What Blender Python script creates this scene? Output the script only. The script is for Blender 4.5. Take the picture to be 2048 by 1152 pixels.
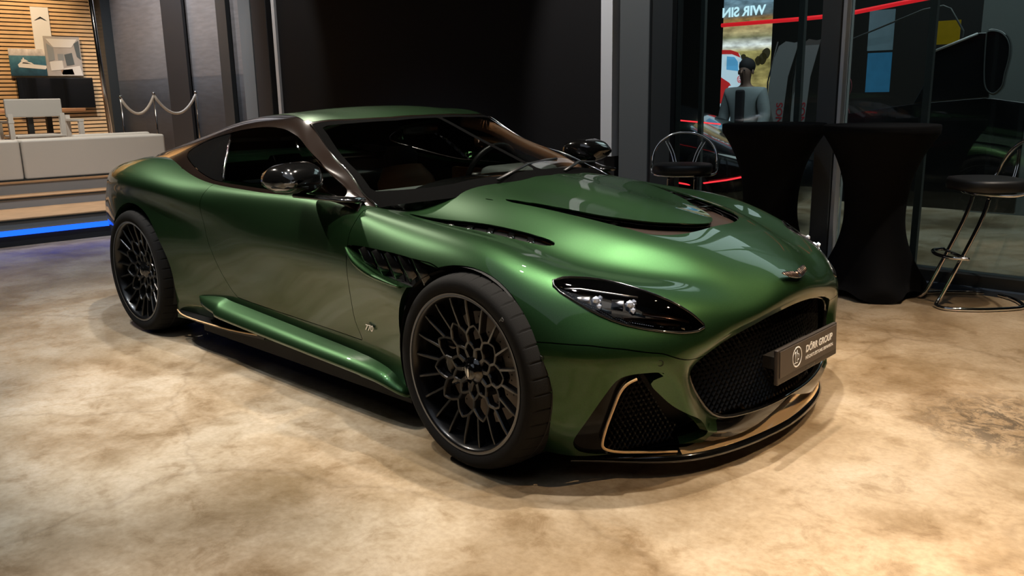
import bpy, bmesh, math, random
import numpy as np
from mathutils import Vector, Matrix
random.seed(3); np.random.seed(3)
for o in list(bpy.data.objects): bpy.data.objects.remove(o)
SC = bpy.context.scene
COL = SC.collection
# ---------------------------------------------------------------- camera
cd = bpy.data.cameras.new('camera'); cam = bpy.data.objects.new('camera', cd); COL.objects.link(cam)
CP = (2.0667652703, -2.9429946839, 1.3184215115); YAW, PIT, ROL, FPX = 2.32747289, -0.22477779, -0.01810901, 1696.54065
fw = Vector((math.cos(PIT)*math.cos(YAW), math.cos(PIT)*math.sin(YAW), math.sin(PIT)))
rt = fw.cross(Vector((0,0,1))).normalized(); up = rt.cross(fw)
c_, s_ = math.cos(ROL), math.sin(ROL)
rt2 = rt*c_ + up*s_; up2 = -rt*s_ + up*c_
cam.matrix_world = Matrix(((rt2.x, up2.x, -fw.x, CP[0]), (rt2.y, up2.y, -fw.y, CP[1]), (rt2.z, up2.z, -fw.z, CP[2]), (0,0,0,1)))
cd.sensor_width = 36; cd.lens = FPX/2048*36; cd.clip_start = .05; cd.clip_end = 200
SC.camera = cam
# ---------------------------------------------------------------- world, light, exposure
wd = bpy.data.worlds.new('world'); SC.world = wd; wd.use_nodes = True
wd.node_tree.nodes['Background'].inputs[0].default_value = (.55, .62, .75, 1)
wd.node_tree.nodes['Background'].inputs[1].default_value = .035
vs = SC.view_settings; vs.view_transform = 'Standard'; vs.look = 'None'; vs.exposure = 0; vs.gamma = 1; vs.use_curve_mapping = False
WARM, COOL, NEUT = (1, .72, .45), (.66, .80, 1), (1, .90, .78)
def spot(x, y, z, tx, ty, tz, e, col=NEUT, size=50, blend=.6, r=.04):
    l = bpy.data.lights.new('spot_light', 'SPOT'); l.energy = e; l.color = col; l.spot_size = math.radians(size); l.spot_blend = blend; l.shadow_soft_size = r
    o = bpy.data.objects.new('spot_light', l); COL.objects.link(o); o.location = (x, y, z)
    o.rotation_euler = (Vector((tx, ty, tz))-Vector((x, y, z))).to_track_quat('-Z', 'Y').to_euler()
    return o
def area(x, y, z, tx, ty, tz, e, sx, sy, col=NEUT):
    l = bpy.data.lights.new('area_light', 'AREA'); l.energy = e; l.color = col; l.shape = 'RECTANGLE'; l.size = sx; l.size_y = sy
    o = bpy.data.objects.new('area_light', l); COL.objects.link(o); o.location = (x, y, z)
    o.rotation_euler = (Vector((tx, ty, tz))-Vector((x, y, z))).to_track_quat('-Z', 'Y').to_euler()
    return o
SPOTS = [  # ceiling spots: position, target, watts, colour, cone
 (.35, .1, 4.7, .35, 0, .6, 640, NEUT, 46), (-.9, .5, 4.7, -.9, .3, .8, 450, NEUT, 46), (.9, -.55, 4.6, .75, -.5, .5, 560, NEUT, 34),
 (-.5, -.75, 4.8, -.5, -.75, .6, 340, NEUT, 38), (-1.9, -.5, 4.8, -1.9, -.5, .6, 330, NEUT, 42), (3.3, .5, 4.4, .9, 0, .4, 340, WARM, 34),
 (2.6, -1.7, 4.6, 2.4, -1.6, 0, 1000, WARM, 46), (.9, -3.0, 4.6, .9, -2.9, 0, 560, WARM, 42), (-.8, -2.9, 4.6, -.7, -2.6, 0, 420, (.80, .90, 1), 46), (2.0, .9, 4.6, 1.8, 1.0, 0, 650, WARM, 56),
 (-2.3, -2.6, 4.7, -2.2, -2.3, 0, 210, (.85, .92, 1), 54), (-4.0, -1.8, 4.8, -3.8, -1.6, 0, 260, (.85, .92, 1), 66), (-3.3, .2, 4.8, -3.0, 0, .8, 360, NEUT, 46),
 (-1.3, -2.2, 4.8, -1.3, -.95, .3, 520, NEUT, 34), (-3.0, -2.2, 4.8, -3.0, -.9, .5, 260, NEUT, 30),
 (-5.6, -1.8, 4.8, -1.2, -.8, .4, 900, NEUT, 30), (-5.2, .8, 4.9, -1.0, .3, .8, 700, NEUT, 26),
 (-4.9, .4, 4.8, -4.9, .5, 0, 360, COOL, 80), (1.6, 2.6, 4.4, 1.3, 2.2, 0, 300, NEUT, 60),
 (-7.2, 1.5, 4.6, -7.6, 3.1, 1.8, 200, (1, .97, .95), 40), (-2.6, 1.4, 4.8, -2.4, 3.1, 1.6, 420, (1, .97, .95), 34),
 (-6.0, -.2, 4.6, -8.2, .2, 1.0, 430, NEUT, 60), (-9.0, .2, 4.4, -8.6, .1, .6, 300, (1, .88, .72), 70), (-11.0, 1.0, 4.6, -12.8, 1.3, 2.2, 520, (1, .72, .42), 70),
 (-8.6, 1.2, 4.9, -9.6, 3.4, 1.9, 520, (.90, .93, 1), 60), (-2.3, 4.0, 4.6, -2.6, 6.1, 1.2, 160, (.85, .95, 1), 50), (-10.4, 1.8, 4.8, -10.6, 3.6, 1.9, 750, (.90, .93, 1), 90), (-.6, 1.6, 4.6, -.6, 3.1, 1.2, 40, COOL, 60),
]
for q in SPOTS: spot(*q[:8], size=q[8])
area(0, 6.0, 5.2, 0, 6.0, 0, 170, 5, 4, (.80, .95, .92))   # hall beyond the glass
area(.5, -3.5, 5.3, .5, -3.5, 0, 40, 5, 5, (.8, .88, 1))  # soft ceiling fill, added to lift the room; no such fitting there
# ---------------------------------------------------------------- surface tools
def spl(t, P, T):
    """natural cubic spline through P at knots t, sampled at T"""
    n = len(t); h = np.diff(t); P = np.asarray(P, float)
    A = np.zeros((n, n)); B = np.zeros((n,)+P.shape[1:])
    A[0, 0] = A[-1, -1] = 1
    for i in range(1, n-1):
        A[i, i-1] = h[i-1]; A[i, i] = 2*(h[i-1]+h[i]); A[i, i+1] = h[i]
        B[i] = 6*((P[i+1]-P[i])/h[i]-(P[i]-P[i-1])/h[i-1])
    M = np.linalg.solve(A, B.reshape(n, -1)).reshape(B.shape)
    k = np.clip(np.searchsorted(t, T, side='right')-1, 0, n-2)
    sh = (-1,)+(1,)*(P.ndim-1)
    hk = h[k].reshape(sh); a = ((t[k+1]-T)/h[k]).reshape(sh); b = 1-a
    return a*P[k]+b*P[k+1]+((a**3-a)*M[k]+(b**3-b)*M[k+1])*hk*hk/6
def knots(G):
    d = np.linalg.norm(np.diff(G, axis=0), axis=2).mean(axis=1)
    return np.concatenate([[0], np.cumsum(np.maximum(d, 1e-3))])
def dense(G, nu, nv, sym=True):
    """G[col,row,3] -> dense grid; rows end on the mirror plane y=0"""
    G = np.asarray(G, float)
    if sym:   # reflect rows past the centre line so that the surface crosses it smoothly
        R = G[:, -2:-5:-1].copy(); R[..., 1] *= -1
        Gx = np.concatenate([G, R], axis=1)
    else: Gx = G
    tu = knots(Gx); tv = knots(Gx.transpose(1, 0, 2)); nr = G.shape[1]
    U = np.concatenate([np.linspace(tu[i], tu[i+1], nu+1)[:-1] for i in range(len(tu)-1)]+[[tu[-1]]])
    V = np.concatenate([np.linspace(tv[i], tv[i+1], nv+1)[:-1] for i in range(nr-1)]+[[tv[nr-1]]])
    D = spl(tu, Gx, U); D = spl(tv, D.transpose(1, 0, 2), V).transpose(1, 0, 2)
    if sym: D[:, -1, 1] = 0
    return D
class Msh:
    def __init__(s, V, F, N): s.V, s.F, s.N = V, F, N
def grid_mesh(D, flip=False, sym=True):
    a, b = D.shape[:2]
    du = np.gradient(D, axis=0); dv = np.gradient(D, axis=1)
    if sym:  # centre row: across the plane derivative is purely y
        dv[:, -1] = dv[:, -1]*[0, 1, 0]
        du[:, -1] *= [1, 0, 1]
    N = np.cross(du, dv); l = np.linalg.norm(N, axis=2, keepdims=True)
    N = N/np.maximum(l, 1e-9)*(-1 if flip else 1)
    idx = np.arange(a*b).reshape(a, b)
    q = np.stack([idx[:-1, :-1], idx[1:, :-1], idx[1:, 1:], idx[:-1, 1:]], -1).reshape(-1, 4)
    if flip: q = q[:, ::-1]
    return Msh(D.reshape(-1, 3), [list(f) for f in q.tolist()], N.reshape(-1, 3))
def clip(m, f):
    """split m by scalar field f (array per vertex or callable): returns (part with f>=0, part with f<0)"""
    v = f(m.V) if callable(f) else f
    v = np.where(np.abs(v) < 1e-6, 1e-6, v)
    V = list(m.V); N = list(m.N); cut = {}
    pos, neg = [], []
    sg = v > 0; sl = sg.tolist()
    def ev(a, b):
        k = (a, b) if a < b else (b, a)
        if k not in cut:
            t = v[a]/(v[a]-v[b]); cut[k] = len(V)
            V.append(m.V[a]*(1-t)+m.V[b]*t); n = m.N[a]*(1-t)+m.N[b]*t; N.append(n/max(np.linalg.norm(n), 1e-9))
        return cut[k]
    for fc in m.F:
        c = sum(sl[i] for i in fc)
        if c == len(fc): pos.append(fc); continue
        if c == 0: neg.append(fc); continue
        P, Q = [], []
        for i, a in enumerate(fc):
            b = fc[(i+1) % len(fc)]
            (P if sl[a] else Q).append(a)
            if sl[a] != sl[b]:
                e = ev(a, b); P.append(e); Q.append(e)
        if len(P) > 2: pos.append(P)
        if len(Q) > 2: neg.append(Q)
    V = np.array(V); N = np.array(N)
    return compact(V, pos, N), compact(V, neg, N)
def compact(V, F, N):
    if not F: return Msh(np.zeros((0, 3)), [], np.zeros((0, 3)))
    u = sorted({i for f in F for i in f}); mp = {k: i for i, k in enumerate(u)}
    return Msh(V[u], [[mp[i] for i in f] for f in F], N[u])
def smooth_poly(P, n=6, closed=True):
    P = np.asarray(P, float); out = []
    m = len(P)
    for i in range(m if closed else m-1):
        if closed: a, b, c, d = P[(i-1) % m], P[i], P[(i+1) % m], P[(i+2) % m]
        else: a, b, c, d = P[max(i-1, 0)], P[i], P[i+1], P[min(i+2, m-1)]
        for k in range(n):
            t = k/n
            out.append(.5*((2*b)+(-a+c)*t+(2*a-5*b+4*c-d)*t*t+(-a+3*b-3*c+d)*t**3))
    if not closed: out.append(P[-1])
    return np.array(out)
def sdf(Q, P, closed=True):
    """signed distance of 2D points Q to polygon P (positive inside)"""
    Q = np.asarray(Q); A = np.asarray(P); B = np.roll(A, -1, 0)
    if not closed: A, B = A[:-1], B[:-1]
    best = np.full(len(Q), 1e9); ins = np.zeros(len(Q), bool)
    for a, b in zip(A, B):
        d = b-a; L = d@d
        if L < 1e-14: continue
        t = np.clip(((Q-a)@d)/L, 0, 1)
        best = np.minimum(best, np.hypot(*(Q-a-t[:, None]*d).T))
        c = (a[1] > Q[:, 1]) != (b[1] > Q[:, 1])
        with np.errstate(divide='ignore', invalid='ignore'):
            xi = a[0]+(Q[:, 1]-a[1])*d[0]/(d[1] if d[1] else 1e-12)
        ins ^= c & (Q[:, 0] < xi)
    return np.where(ins, best, -best) if closed else best
def region(poly, ax=(0, 2), cond=None):
    P = np.asarray(poly)
    def f(V):
        s = sdf(V[:, list(ax)], P)
        if cond is not None: s = np.minimum(s, cond(V))
        return s
    return f
def shift(m, d):
    return Msh(m.V-m.N*d, m.F, m.N)
def join(*ms):
    V, F, N, o = [], [], [], 0
    for m in ms:
        if len(m.V) == 0: continue
        V.append(m.V); N.append(m.N); F += [[i+o for i in f] for f in m.F]; o += len(m.V)
    return Msh(np.concatenate(V), F, np.concatenate(N))
def boundary(m):
    cnt = {}
    for f in m.F:
        for i, a in enumerate(f):
            b = f[(i+1) % len(f)]; k = (a, b) if a < b else (b, a)
            if k in cnt: cnt[k] = None
            else: cnt[k] = (a, b)
    return [e for e in cnt.values() if e]
def skirt(m, d, dirv=None, keep=lambda p, q: not (abs(p[1]) < 1e-4 and abs(q[1]) < 1e-4)):
    """walls going inward by d from the open boundary of m (flat-shaded by own normals)"""
    V, F, N = [], [], []
    for a, b in boundary(m):
        p, q = m.V[a], m.V[b]
        if not keep(p, q): continue
        na, nb = (m.N[a], m.N[b]) if dirv is None else (dirv, dirv)
        k = len(V); V += [q, p, p-na*d, q-nb*d]
        n = np.cross(p-q, (p-na*d)-q); l = np.linalg.norm(n)
        if l < 1e-12: n = np.array([0, 0, 1.]); l = 1
        N += [n/l]*4; F.append([k, k+1, k+2, k+3])
    if not V: return Msh(np.zeros((0, 3)), [], np.zeros((0, 3)))
    return Msh(np.array(V), F, np.array(N))
def mir(m):
    return Msh(m.V*[1, -1, 1], [f[::-1] for f in m.F], m.N*[1, -1, 1])
# ---------------------------------------------------------------- car master surfaces (x forward from the front axle, |y|, z up)
B = [
 # r0 .. r10
 [(-3.83,.02,.35),(-3.85,.02,.45),(-3.86,.02,.55),(-3.87,.02,.65),(-3.86,.02,.78),(-3.85,.02,.84),(-3.84,.02,.875),(-3.82,.015,.90),(-3.82,.01,.91),(-3.82,.005,.92),(-3.82,0,.925)],
 [(-3.70,.55,.33),(-3.75,.60,.45),(-3.76,.63,.55),(-3.77,.64,.65),(-3.76,.62,.78),(-3.75,.60,.84),(-3.74,.57,.875),(-3.74,.46,.90),(-3.74,.33,.91),(-3.74,.17,.92),(-3.74,0,.925)],
 [(-3.45,.72,.25),(-3.45,.77,.38),(-3.45,.80,.52),(-3.45,.81,.66),(-3.45,.79,.79),(-3.45,.77,.87),(-3.45,.70,.925),(-3.45,.55,.945),(-3.45,.38,.955),(-3.45,.2,.96),(-3.45,0,.962)],
 [(-3.15,.83,.18),(-3.15,.87,.33),(-3.15,.895,.48),(-3.15,.905,.64),(-3.15,.885,.80),(-3.15,.868,.90),(-3.15,.77,.96),(-3.15,.60,.975),(-3.15,.4,.98),(-3.15,.2,.982),(-3.15,0,.985)],
 [(-2.80,.88,.12),(-2.80,.925,.28),(-2.80,.95,.45),(-2.80,.955,.62),(-2.80,.932,.79),(-2.80,.932,.898),(-2.80,.80,.985),(-2.80,.62,.99),(-2.80,.4,.99),(-2.80,.2,.99),(-2.80,0,.99)],
 [(-2.40,.86,.13),(-2.40,.90,.28),(-2.40,.92,.45),(-2.40,.935,.62),(-2.40,.925,.765),(-2.40,.942,.872),(-2.40,.81,.955),(-2.40,.65,.965),(-2.40,.4,.965),(-2.40,.2,.965),(-2.40,0,.965)],
 [(-1.95,.85,.14),(-1.95,.865,.26),(-1.95,.885,.42),(-1.95,.91,.58),(-1.95,.918,.715),(-1.95,.926,.822),(-1.95,.865,.90),(-1.95,.70,.93),(-1.95,.45,.935),(-1.95,.2,.94),(-1.95,0,.94)],
 [(-1.40,.85,.14),(-1.40,.862,.25),(-1.40,.88,.40),(-1.40,.905,.56),(-1.40,.925,.70),(-1.40,.908,.81),(-1.40,.865,.888),(-1.40,.70,.93),(-1.40,.45,.94),(-1.40,.2,.94),(-1.40,0,.94)],
 [(-.95,.855,.14),(-.95,.87,.25),(-.95,.89,.39),(-.95,.92,.55),(-.95,.94,.70),(-.95,.915,.81),(-.95,.86,.888),(-.95,.70,.90),(-.95,.47,.94),(-.95,.22,.95),(-.95,0,.95)],
 [(-.60,.865,.14),(-.60,.885,.24),(-.60,.915,.38),(-.60,.945,.53),(-.60,.965,.68),(-.60,.93,.79),(-.60,.85,.858),(-.60,.69,.845),(-.60,.48,.915),(-.60,.22,.955),(-.60,0,.965)],
 [(-.30,.87,.13),(-.30,.91,.22),(-.30,.95,.35),(-.30,.98,.50),(-.30,.99,.65),(-.30,.94,.77),(-.30,.845,.833),(-.30,.68,.818),(-.30,.48,.893),(-.30,.22,.916),(-.30,0,.937)],
 [(0,.89,.10),(0,.95,.20),(0,.99,.32),(0,1.005,.46),(0,.998,.60),(0,.94,.74),(0,.84,.798),(0,.67,.785),(0,.455,.852),(0,.22,.862),(0,0,.885)],
 [(.25,.86,.10),(.255,.925,.20),(.25,.963,.30),(.25,.978,.42),(.25,.972,.54),(.25,.91,.665),(.25,.80,.728),(.25,.62,.724),(.25,.43,.800),(.25,.22,.818),(.25,0,.838)],
 [(.38,.80,.10),(.395,.86,.20),(.39,.90,.30),(.385,.917,.42),(.385,.915,.52),(.39,.84,.62),(.41,.72,.682),(.430,.51,.686),(.435,.36,.746),(.44,.18,.775),(.44,0,.785)],
 [(.50,.62,.10),(.53,.71,.20),(.53,.76,.30),(.525,.795,.40),(.515,.81,.51),(.53,.72,.585),(.56,.60,.635),(.585,.41,.653),(.59,.28,.685),(.595,.13,.71),(.595,0,.718)],
 [(.60,.50,.11),(.62,.56,.18),(.62,.61,.26),(.62,.65,.37),(.615,.68,.475),(.64,.59,.535),(.665,.48,.57),(.69,.35,.59),(.71,.22,.61),(.72,.11,.635),(.722,0,.645)],
 [(.715,.24,.125),(.70,.34,.14),(.665,.50,.18),(.65,.575,.30),(.645,.592,.43),(.672,.52,.482),(.693,.43,.512),(.72,.31,.54),(.738,.20,.56),(.748,.10,.575),(.752,0,.582)],
 [(.735,0,.185),(.71,.25,.185),(.66,.43,.205),(.637,.515,.30),(.632,.553,.40),(.66,.49,.452),(.678,.41,.480),(.705,.30,.508),(.720,.20,.525),(.731,.10,.537),(.735,0,.542)],
]
GH = [
 [(-.74,.875,.86),(-.76,.85,.885),(-.78,.825,.90),(-.79,.80,.905),(-.75,.80,.875),(-.70,.77,.875),(-.57,.57,.895),(-.44,.30,.915),(-.38,0,.922)],
 [(-.93,.875,.86),(-.93,.85,.90),(-.95,.825,.925),(-.97,.79,.95),(-.98,.768,.970),(-.97,.715,.988),(-.86,.53,1.015),(-.76,.28,1.035),(-.72,0,1.043)],
 [(-1.15,.875,.86),(-1.15,.85,.905),(-1.16,.81,.96),(-1.18,.765,1.01),(-1.19,.732,1.035),(-1.19,.668,1.052),(-1.10,.49,1.095),(-1.02,.26,1.122),(-.98,0,1.133)],
 [(-1.42,.875,.86),(-1.42,.85,.91),(-1.42,.79,1.01),(-1.43,.72,1.10),(-1.44,.67,1.15),(-1.44,.60,1.19),(-1.34,.43,1.207),(-1.27,.22,1.218),(-1.24,0,1.222)],
 [(-1.72,.875,.86),(-1.72,.85,.915),(-1.72,.785,1.02),(-1.72,.705,1.115),(-1.72,.645,1.18),(-1.71,.57,1.222),(-1.64,.40,1.248),(-1.58,.2,1.262),(-1.56,0,1.267)],
 [(-2.05,.875,.86),(-2.05,.845,.92),(-2.05,.775,1.02),(-2.05,.695,1.11),(-2.05,.635,1.165),(-2.05,.56,1.205),(-2.02,.39,1.235),(-2.0,.2,1.25),(-2.0,0,1.253)],
 [(-2.4,.83,.89),(-2.4,.795,.96),(-2.4,.735,1.03),(-2.4,.67,1.085),(-2.4,.615,1.12),(-2.4,.545,1.155),(-2.4,.39,1.19),(-2.4,.2,1.208),(-2.4,0,1.211)],
 [(-2.8,.76,.90),(-2.8,.72,.975),(-2.8,.67,1.015),(-2.8,.62,1.043),(-2.8,.57,1.065),(-2.8,.51,1.085),(-2.8,.37,1.115),(-2.8,.2,1.132),(-2.8,0,1.137)],
 [(-3.25,.68,.86),(-3.25,.64,.94),(-3.25,.59,.965),(-3.25,.55,.98),(-3.25,.51,.99),(-3.25,.46,1.0),(-3.25,.35,1.015),(-3.25,.18,1.023),(-3.25,0,1.025)],
 [(-3.6,.62,.80),(-3.6,.58,.86),(-3.6,.54,.89),(-3.6,.5,.90),(-3.6,.46,.905),(-3.6,.42,.91),(-3.6,.32,.92),(-3.6,.16,.925),(-3.6,0,.925)],
]
# ---------------------------------------------------------------- materials
def nm(name):
    m = bpy.data.materials.new(name); m.use_nodes = True
    return m, m.node_tree, m.node_tree.nodes['Principled BSDF']
def mat(name, c, rough=.5, metal=0, coat=0, emit=None, es=0, spec=None, bump=0, bscale=200, var=0, vscale=8):
    m, nt, b = nm(name)
    b.inputs['Base Color'].default_value = (*c, 1); b.inputs['Roughness'].default_value = rough; b.inputs['Metallic'].default_value = metal
    b.inputs['Coat Weight'].default_value = coat; b.inputs['Coat Roughness'].default_value = .03
    if spec is not None: b.inputs['Specular IOR Level'].default_value = spec
    if emit: b.inputs['Emission Color'].default_value = (*emit, 1); b.inputs['Emission Strength'].default_value = es
    if bump or var:
        tc = nt.nodes.new('ShaderNodeTexCoord'); n = nt.nodes.new('ShaderNodeTexNoise'); n.inputs['Scale'].default_value = bscale; n.inputs['Detail'].default_value = 4
        nt.links.new(tc.outputs['Object'], n.inputs['Vector'])
        if bump:
            bp = nt.nodes.new('ShaderNodeBump'); bp.inputs['Strength'].default_value = bump; bp.inputs['Distance'].default_value = .002
            nt.links.new(n.outputs['Fac'], bp.inputs['Height']); nt.links.new(bp.outputs['Normal'], b.inputs['Normal'])
        if var:
            n2 = nt.nodes.new('ShaderNodeTexNoise'); n2.inputs['Scale'].default_value = vscale; n2.inputs['Detail'].default_value = 5; nt.links.new(tc.outputs['Object'], n2.inputs['Vector'])
            mx = nt.nodes.new('ShaderNodeMix'); mx.data_type = 'RGBA'
            mx.inputs['A'].default_value = (*[k*(1-var) for k in c], 1); mx.inputs['B'].default_value = (*[min(1, k*(1+var)) for k in c], 1)
            nt.links.new(n2.outputs['Fac'], mx.inputs['Factor']); nt.links.new(mx.outputs['Result'], b.inputs['Base Color'])
    return m
def paint(name, c):
    m, nt, b = nm(name)
    b.inputs['Metallic'].default_value = .88; b.inputs['Roughness'].default_value = .40
    b.inputs['Coat Weight'].default_value = .85; b.inputs['Coat Roughness'].default_value = .015; b.inputs['Coat IOR'].default_value = 1.40
    tc = nt.nodes.new('ShaderNodeTexCoord'); v = nt.nodes.new('ShaderNodeTexVoronoi'); v.inputs['Scale'].default_value = 900
    nt.links.new(tc.outputs['Object'], v.inputs['Vector'])
    mx = nt.nodes.new('ShaderNodeMix'); mx.data_type = 'RGBA'
    mx.inputs['A'].default_value = (*[k*.85 for k in c], 1); mx.inputs['B'].default_value = (*[k*1.25 for k in c], 1)
    nt.links.new(v.outputs['Color'], mx.inputs['Factor']); nt.links.new(mx.outputs['Result'], b.inputs['Base Color'])
    return m
def glass(name, tint, gl=.08):
    m = bpy.data.materials.new(name); m.use_nodes = True; nt = m.node_tree; nt.nodes.clear()
    o = nt.nodes.new('ShaderNodeOutputMaterial'); t = nt.nodes.new('ShaderNodeBsdfTransparent'); g = nt.nodes.new('ShaderNodeBsdfGlossy'); mx = nt.nodes.new('ShaderNodeMixShader')
    lw = nt.nodes.new('ShaderNodeFresnel'); lw.inputs['IOR'].default_value = 1.5
    t.inputs[0].default_value = (*tint, 1); g.inputs['Roughness'].default_value = .01; g.inputs[0].default_value = (1, 1, 1, 1)
    nt.links.new(lw.outputs[0], mx.inputs[0]); nt.links.new(t.outputs[0], mx.inputs[1]); nt.links.new(g.outputs[0], mx.inputs[2]); nt.links.new(mx.outputs[0], o.inputs[0])
    return m
M = dict(
 green=paint('green_paint', (.020, .060, .020)),
 black=mat('gloss_black', (.006, .006, .006), .12, coat=1),
 carbon=mat('dark_carbon', (.014, .009, .007), .14, coat=1),
 dark=mat('dark_inside', (.004, .004, .004), .8),
 satin=mat('satin_black', (.008, .008, .008), .35, spec=.3),
 frit=mat('black_frit', (.0015, .0015, .0015), .9, spec=.02), shelf=mat('lamp_grey', (.10, .14, .17), .4), bezel=mat('bezel_black', (.005, .005, .005), .12, spec=.15),
 rim=mat('black_rim', (.006, .006, .0065), .28, spec=.35, coat=.25),
 rubber=mat('tyre_rubber', (.010, .0098, .0095), .85, spec=.15, bump=.3, bscale=300),
 ventf=mat('vent_floor', (.018, .010, .007), .5, spec=.3),
 wall_rub=mat('tyre_sidewall', (.045, .043, .041), .6, bump=.2, bscale=150),
 ring=mat('rim_edge', (.16, .16, .16), .4, metal=.5),
 chrome=mat('chrome', (.75, .75, .75), .07, metal=1),
 silver=mat('brushed_silver', (.62, .62, .64), .3, metal=1),
 bronze=mat('bronze_badge', (.22, .14, .11), .3, metal=1, coat=.5),
 gold=mat('gold_trim', (.74, .50, .26), .38, coat=.5),
 tan=mat('tan_leather', (.34, .14, .05), .5, bump=.3),
 dashm=mat('dash_leather', (.05, .06, .055), .55, bump=.3),
 glass=glass('window_glass', (.32, .36, .34)), wsglass=glass('windscreen_glass', (.78, .82, .79)), lens=glass('clear_lens', (.92, .92, .92)),
 disc=mat('brake_disc', (.26, .23, .21), .45, metal=.7),
 crystal=mat('crystal_lens', (.60, .68, .85), .08, coat=1, metal=.3),
 plate=mat('plate_brown', (.060, .048, .040), .35), white=mat('white_print', (.85, .85, .85), .5),
 platef=mat('plate_frame', (.035, .028, .024), .4),
)
# ---------------------------------------------------------------- object helpers
def par(o, parent):
    if parent is not None:
        o.parent = parent; o.matrix_parent_inverse = Matrix.Translation(-parent.location)
def thing(name, label, cat, loc=(0, 0, 0), group=None):
    o = bpy.data.objects.new(name, None); COL.objects.link(o); o.location = loc; o.empty_display_size = .1
    o['label'] = label; o['category'] = cat
    if group: o['group'] = group
    return o
def tag(o, label, cat, group=None):
    o['label'] = label; o['category'] = cat
    if group: o['group'] = group
    return o
def put(name, m, ma, parent=None, smooth=True):
    me = bpy.data.meshes.new(name); me.from_pydata(m.V.tolist(), [], m.F)
    me.polygons.foreach_set('use_smooth', [True]*len(me.polygons)); me.materials.append(ma)
    me.normals_split_custom_set_from_vertices([tuple(n) for n in m.N])
    o = bpy.data.objects.new(name, me); COL.objects.link(o); par(o, parent); return o
def panel(name, m, ma, parent, d=.012, sides='R'):
    s = join(m, skirt(m, d)); p = {'R': mir(s), 'L': s, 'B': join(s, mir(s))}[sides]
    return put(name, p, ma, parent)
def ob(name, bm, ma, parent=None, smooth=False, bevel=0):
    me = bpy.data.meshes.new(name); bmesh.ops.recalc_face_normals(bm, faces=bm.faces); bm.to_mesh(me); bm.free()
    if smooth: me.shade_smooth()
    for m_ in (ma if isinstance(ma, (list, tuple)) else [ma]): me.materials.append(m_)
    o = bpy.data.objects.new(name, me); COL.objects.link(o); par(o, parent)
    if bevel:
        b = o.modifiers.new('bevel', 'BEVEL'); b.width = bevel; b.segments = 3; b.limit_method = 'ANGLE'; me.shade_smooth()
        w = o.modifiers.new('wn', 'WEIGHTED_NORMAL')
    return o
def box(bm, x0, x1, y0, y1, z0, z1, mtx=None):
    vs_ = [bm.verts.new((x, y, z)) for x in (x0, x1) for y in (y0, y1) for z in (z0, z1)]
    if mtx is not None:
        for v in vs_: v.co = mtx @ v.co
    for f in ((0, 1, 3, 2), (4, 6, 7, 5), (0, 4, 5, 1), (2, 3, 7, 6), (0, 2, 6, 4), (1, 5, 7, 3)): bm.faces.new([vs_[i] for i in f])
def bx(name, x0, x1, y0, y1, z0, z1, ma, parent=None, bevel=0):
    bm = bmesh.new(); box(bm, x0, x1, y0, y1, z0, z1); return ob(name, bm, ma, parent, bevel=bevel)
def tube(bm, P, r, n=10, closed=False, flat=None):
    """sweep a circle (or ellipse r=(ra,rb), rb along 'flat') along points P"""
    P = [Vector(p) for p in P]; rings = []; m = len(P)
    ref = Vector(flat) if flat else None; prevn = None
    for i in range(m):
        a = P[(i-1) % m] if (closed or i) else P[0]; b = P[(i+1) % m] if (closed or i < m-1) else P[-1]
        t = (b-a).normalized()
        if ref is not None: nn = (ref-t*ref.dot(t)).normalized()
        elif prevn is None: nn = t.orthogonal().normalized()
        else: nn = (prevn-t*prevn.dot(t)).normalized()
        prevn = nn; bb = t.cross(nn)
        ri = r[i] if isinstance(r, list) else r
        ra, rb = ri if isinstance(ri, tuple) else (ri, ri)
        rings.append([bm.verts.new(P[i]+nn*(rb*math.sin(2*math.pi*k/n))+bb*(ra*math.cos(2*math.pi*k/n))) for k in range(n)])
    for i in range(m if closed else m-1):
        A, Bq = rings[i], rings[(i+1) % m]
        for k in range(n): bm.faces.new((A[k], A[(k+1) % n], Bq[(k+1) % n], Bq[k]))
    if not closed: bm.faces.new(rings[0][::-1]); bm.faces.new(rings[-1])
def tb(name, P, r, ma, parent=None, n=10, closed=False, flat=None):
    bm = bmesh.new(); tube(bm, P, r, n, closed, flat); return ob(name, bm, ma, parent, smooth=True)
def lathe(bm, prof, axis_c, n=64, axis='y', s=1, mod=None):
    """prof: list of (radius, offset along axis)"""
    rings = []
    for k in range(n):
        a = 2*math.pi*k/n; row = []
        for j, (r, d) in enumerate(prof):
            if mod: r, d = mod(j, k, r, d)
            if axis == 'y': p = (axis_c[0]+r*math.cos(a), axis_c[1]+d*s, axis_c[2]+r*math.sin(a))
            elif axis == 'z': p = (axis_c[0]+r*math.cos(a), axis_c[1]+r*math.sin(a), axis_c[2]+d*s)
            else: p = (axis_c[0]+d*s, axis_c[1]+r*math.cos(a), axis_c[2]+r*math.sin(a))
            row.append(bm.verts.new(p))
        rings.append(row)
    for k in range(n):
        A, Bq = rings[k], rings[(k+1) % n]
        for j in range(len(prof)-1): bm.faces.new((A[j], A[j+1], Bq[j+1], Bq[j]))
TXT = []
def text(name, s, size, mtx, ma, parent=None, ext=.0006, align='LEFT', shear=0, bold=0):
    cu = bpy.data.curves.new(name, 'FONT'); cu.body = s; cu.size = size; cu.extrude = ext; cu.align_x = align; cu.shear = shear; cu.offset = bold
    cu.materials.append(ma); o = bpy.data.objects.new(name, cu); COL.objects.link(o)
    if parent is not None: o.parent = parent; o.matrix_parent_inverse = Matrix.Translation(-parent.location)
    o.matrix_basis = mtx; TXT.append(o); return o
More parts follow.
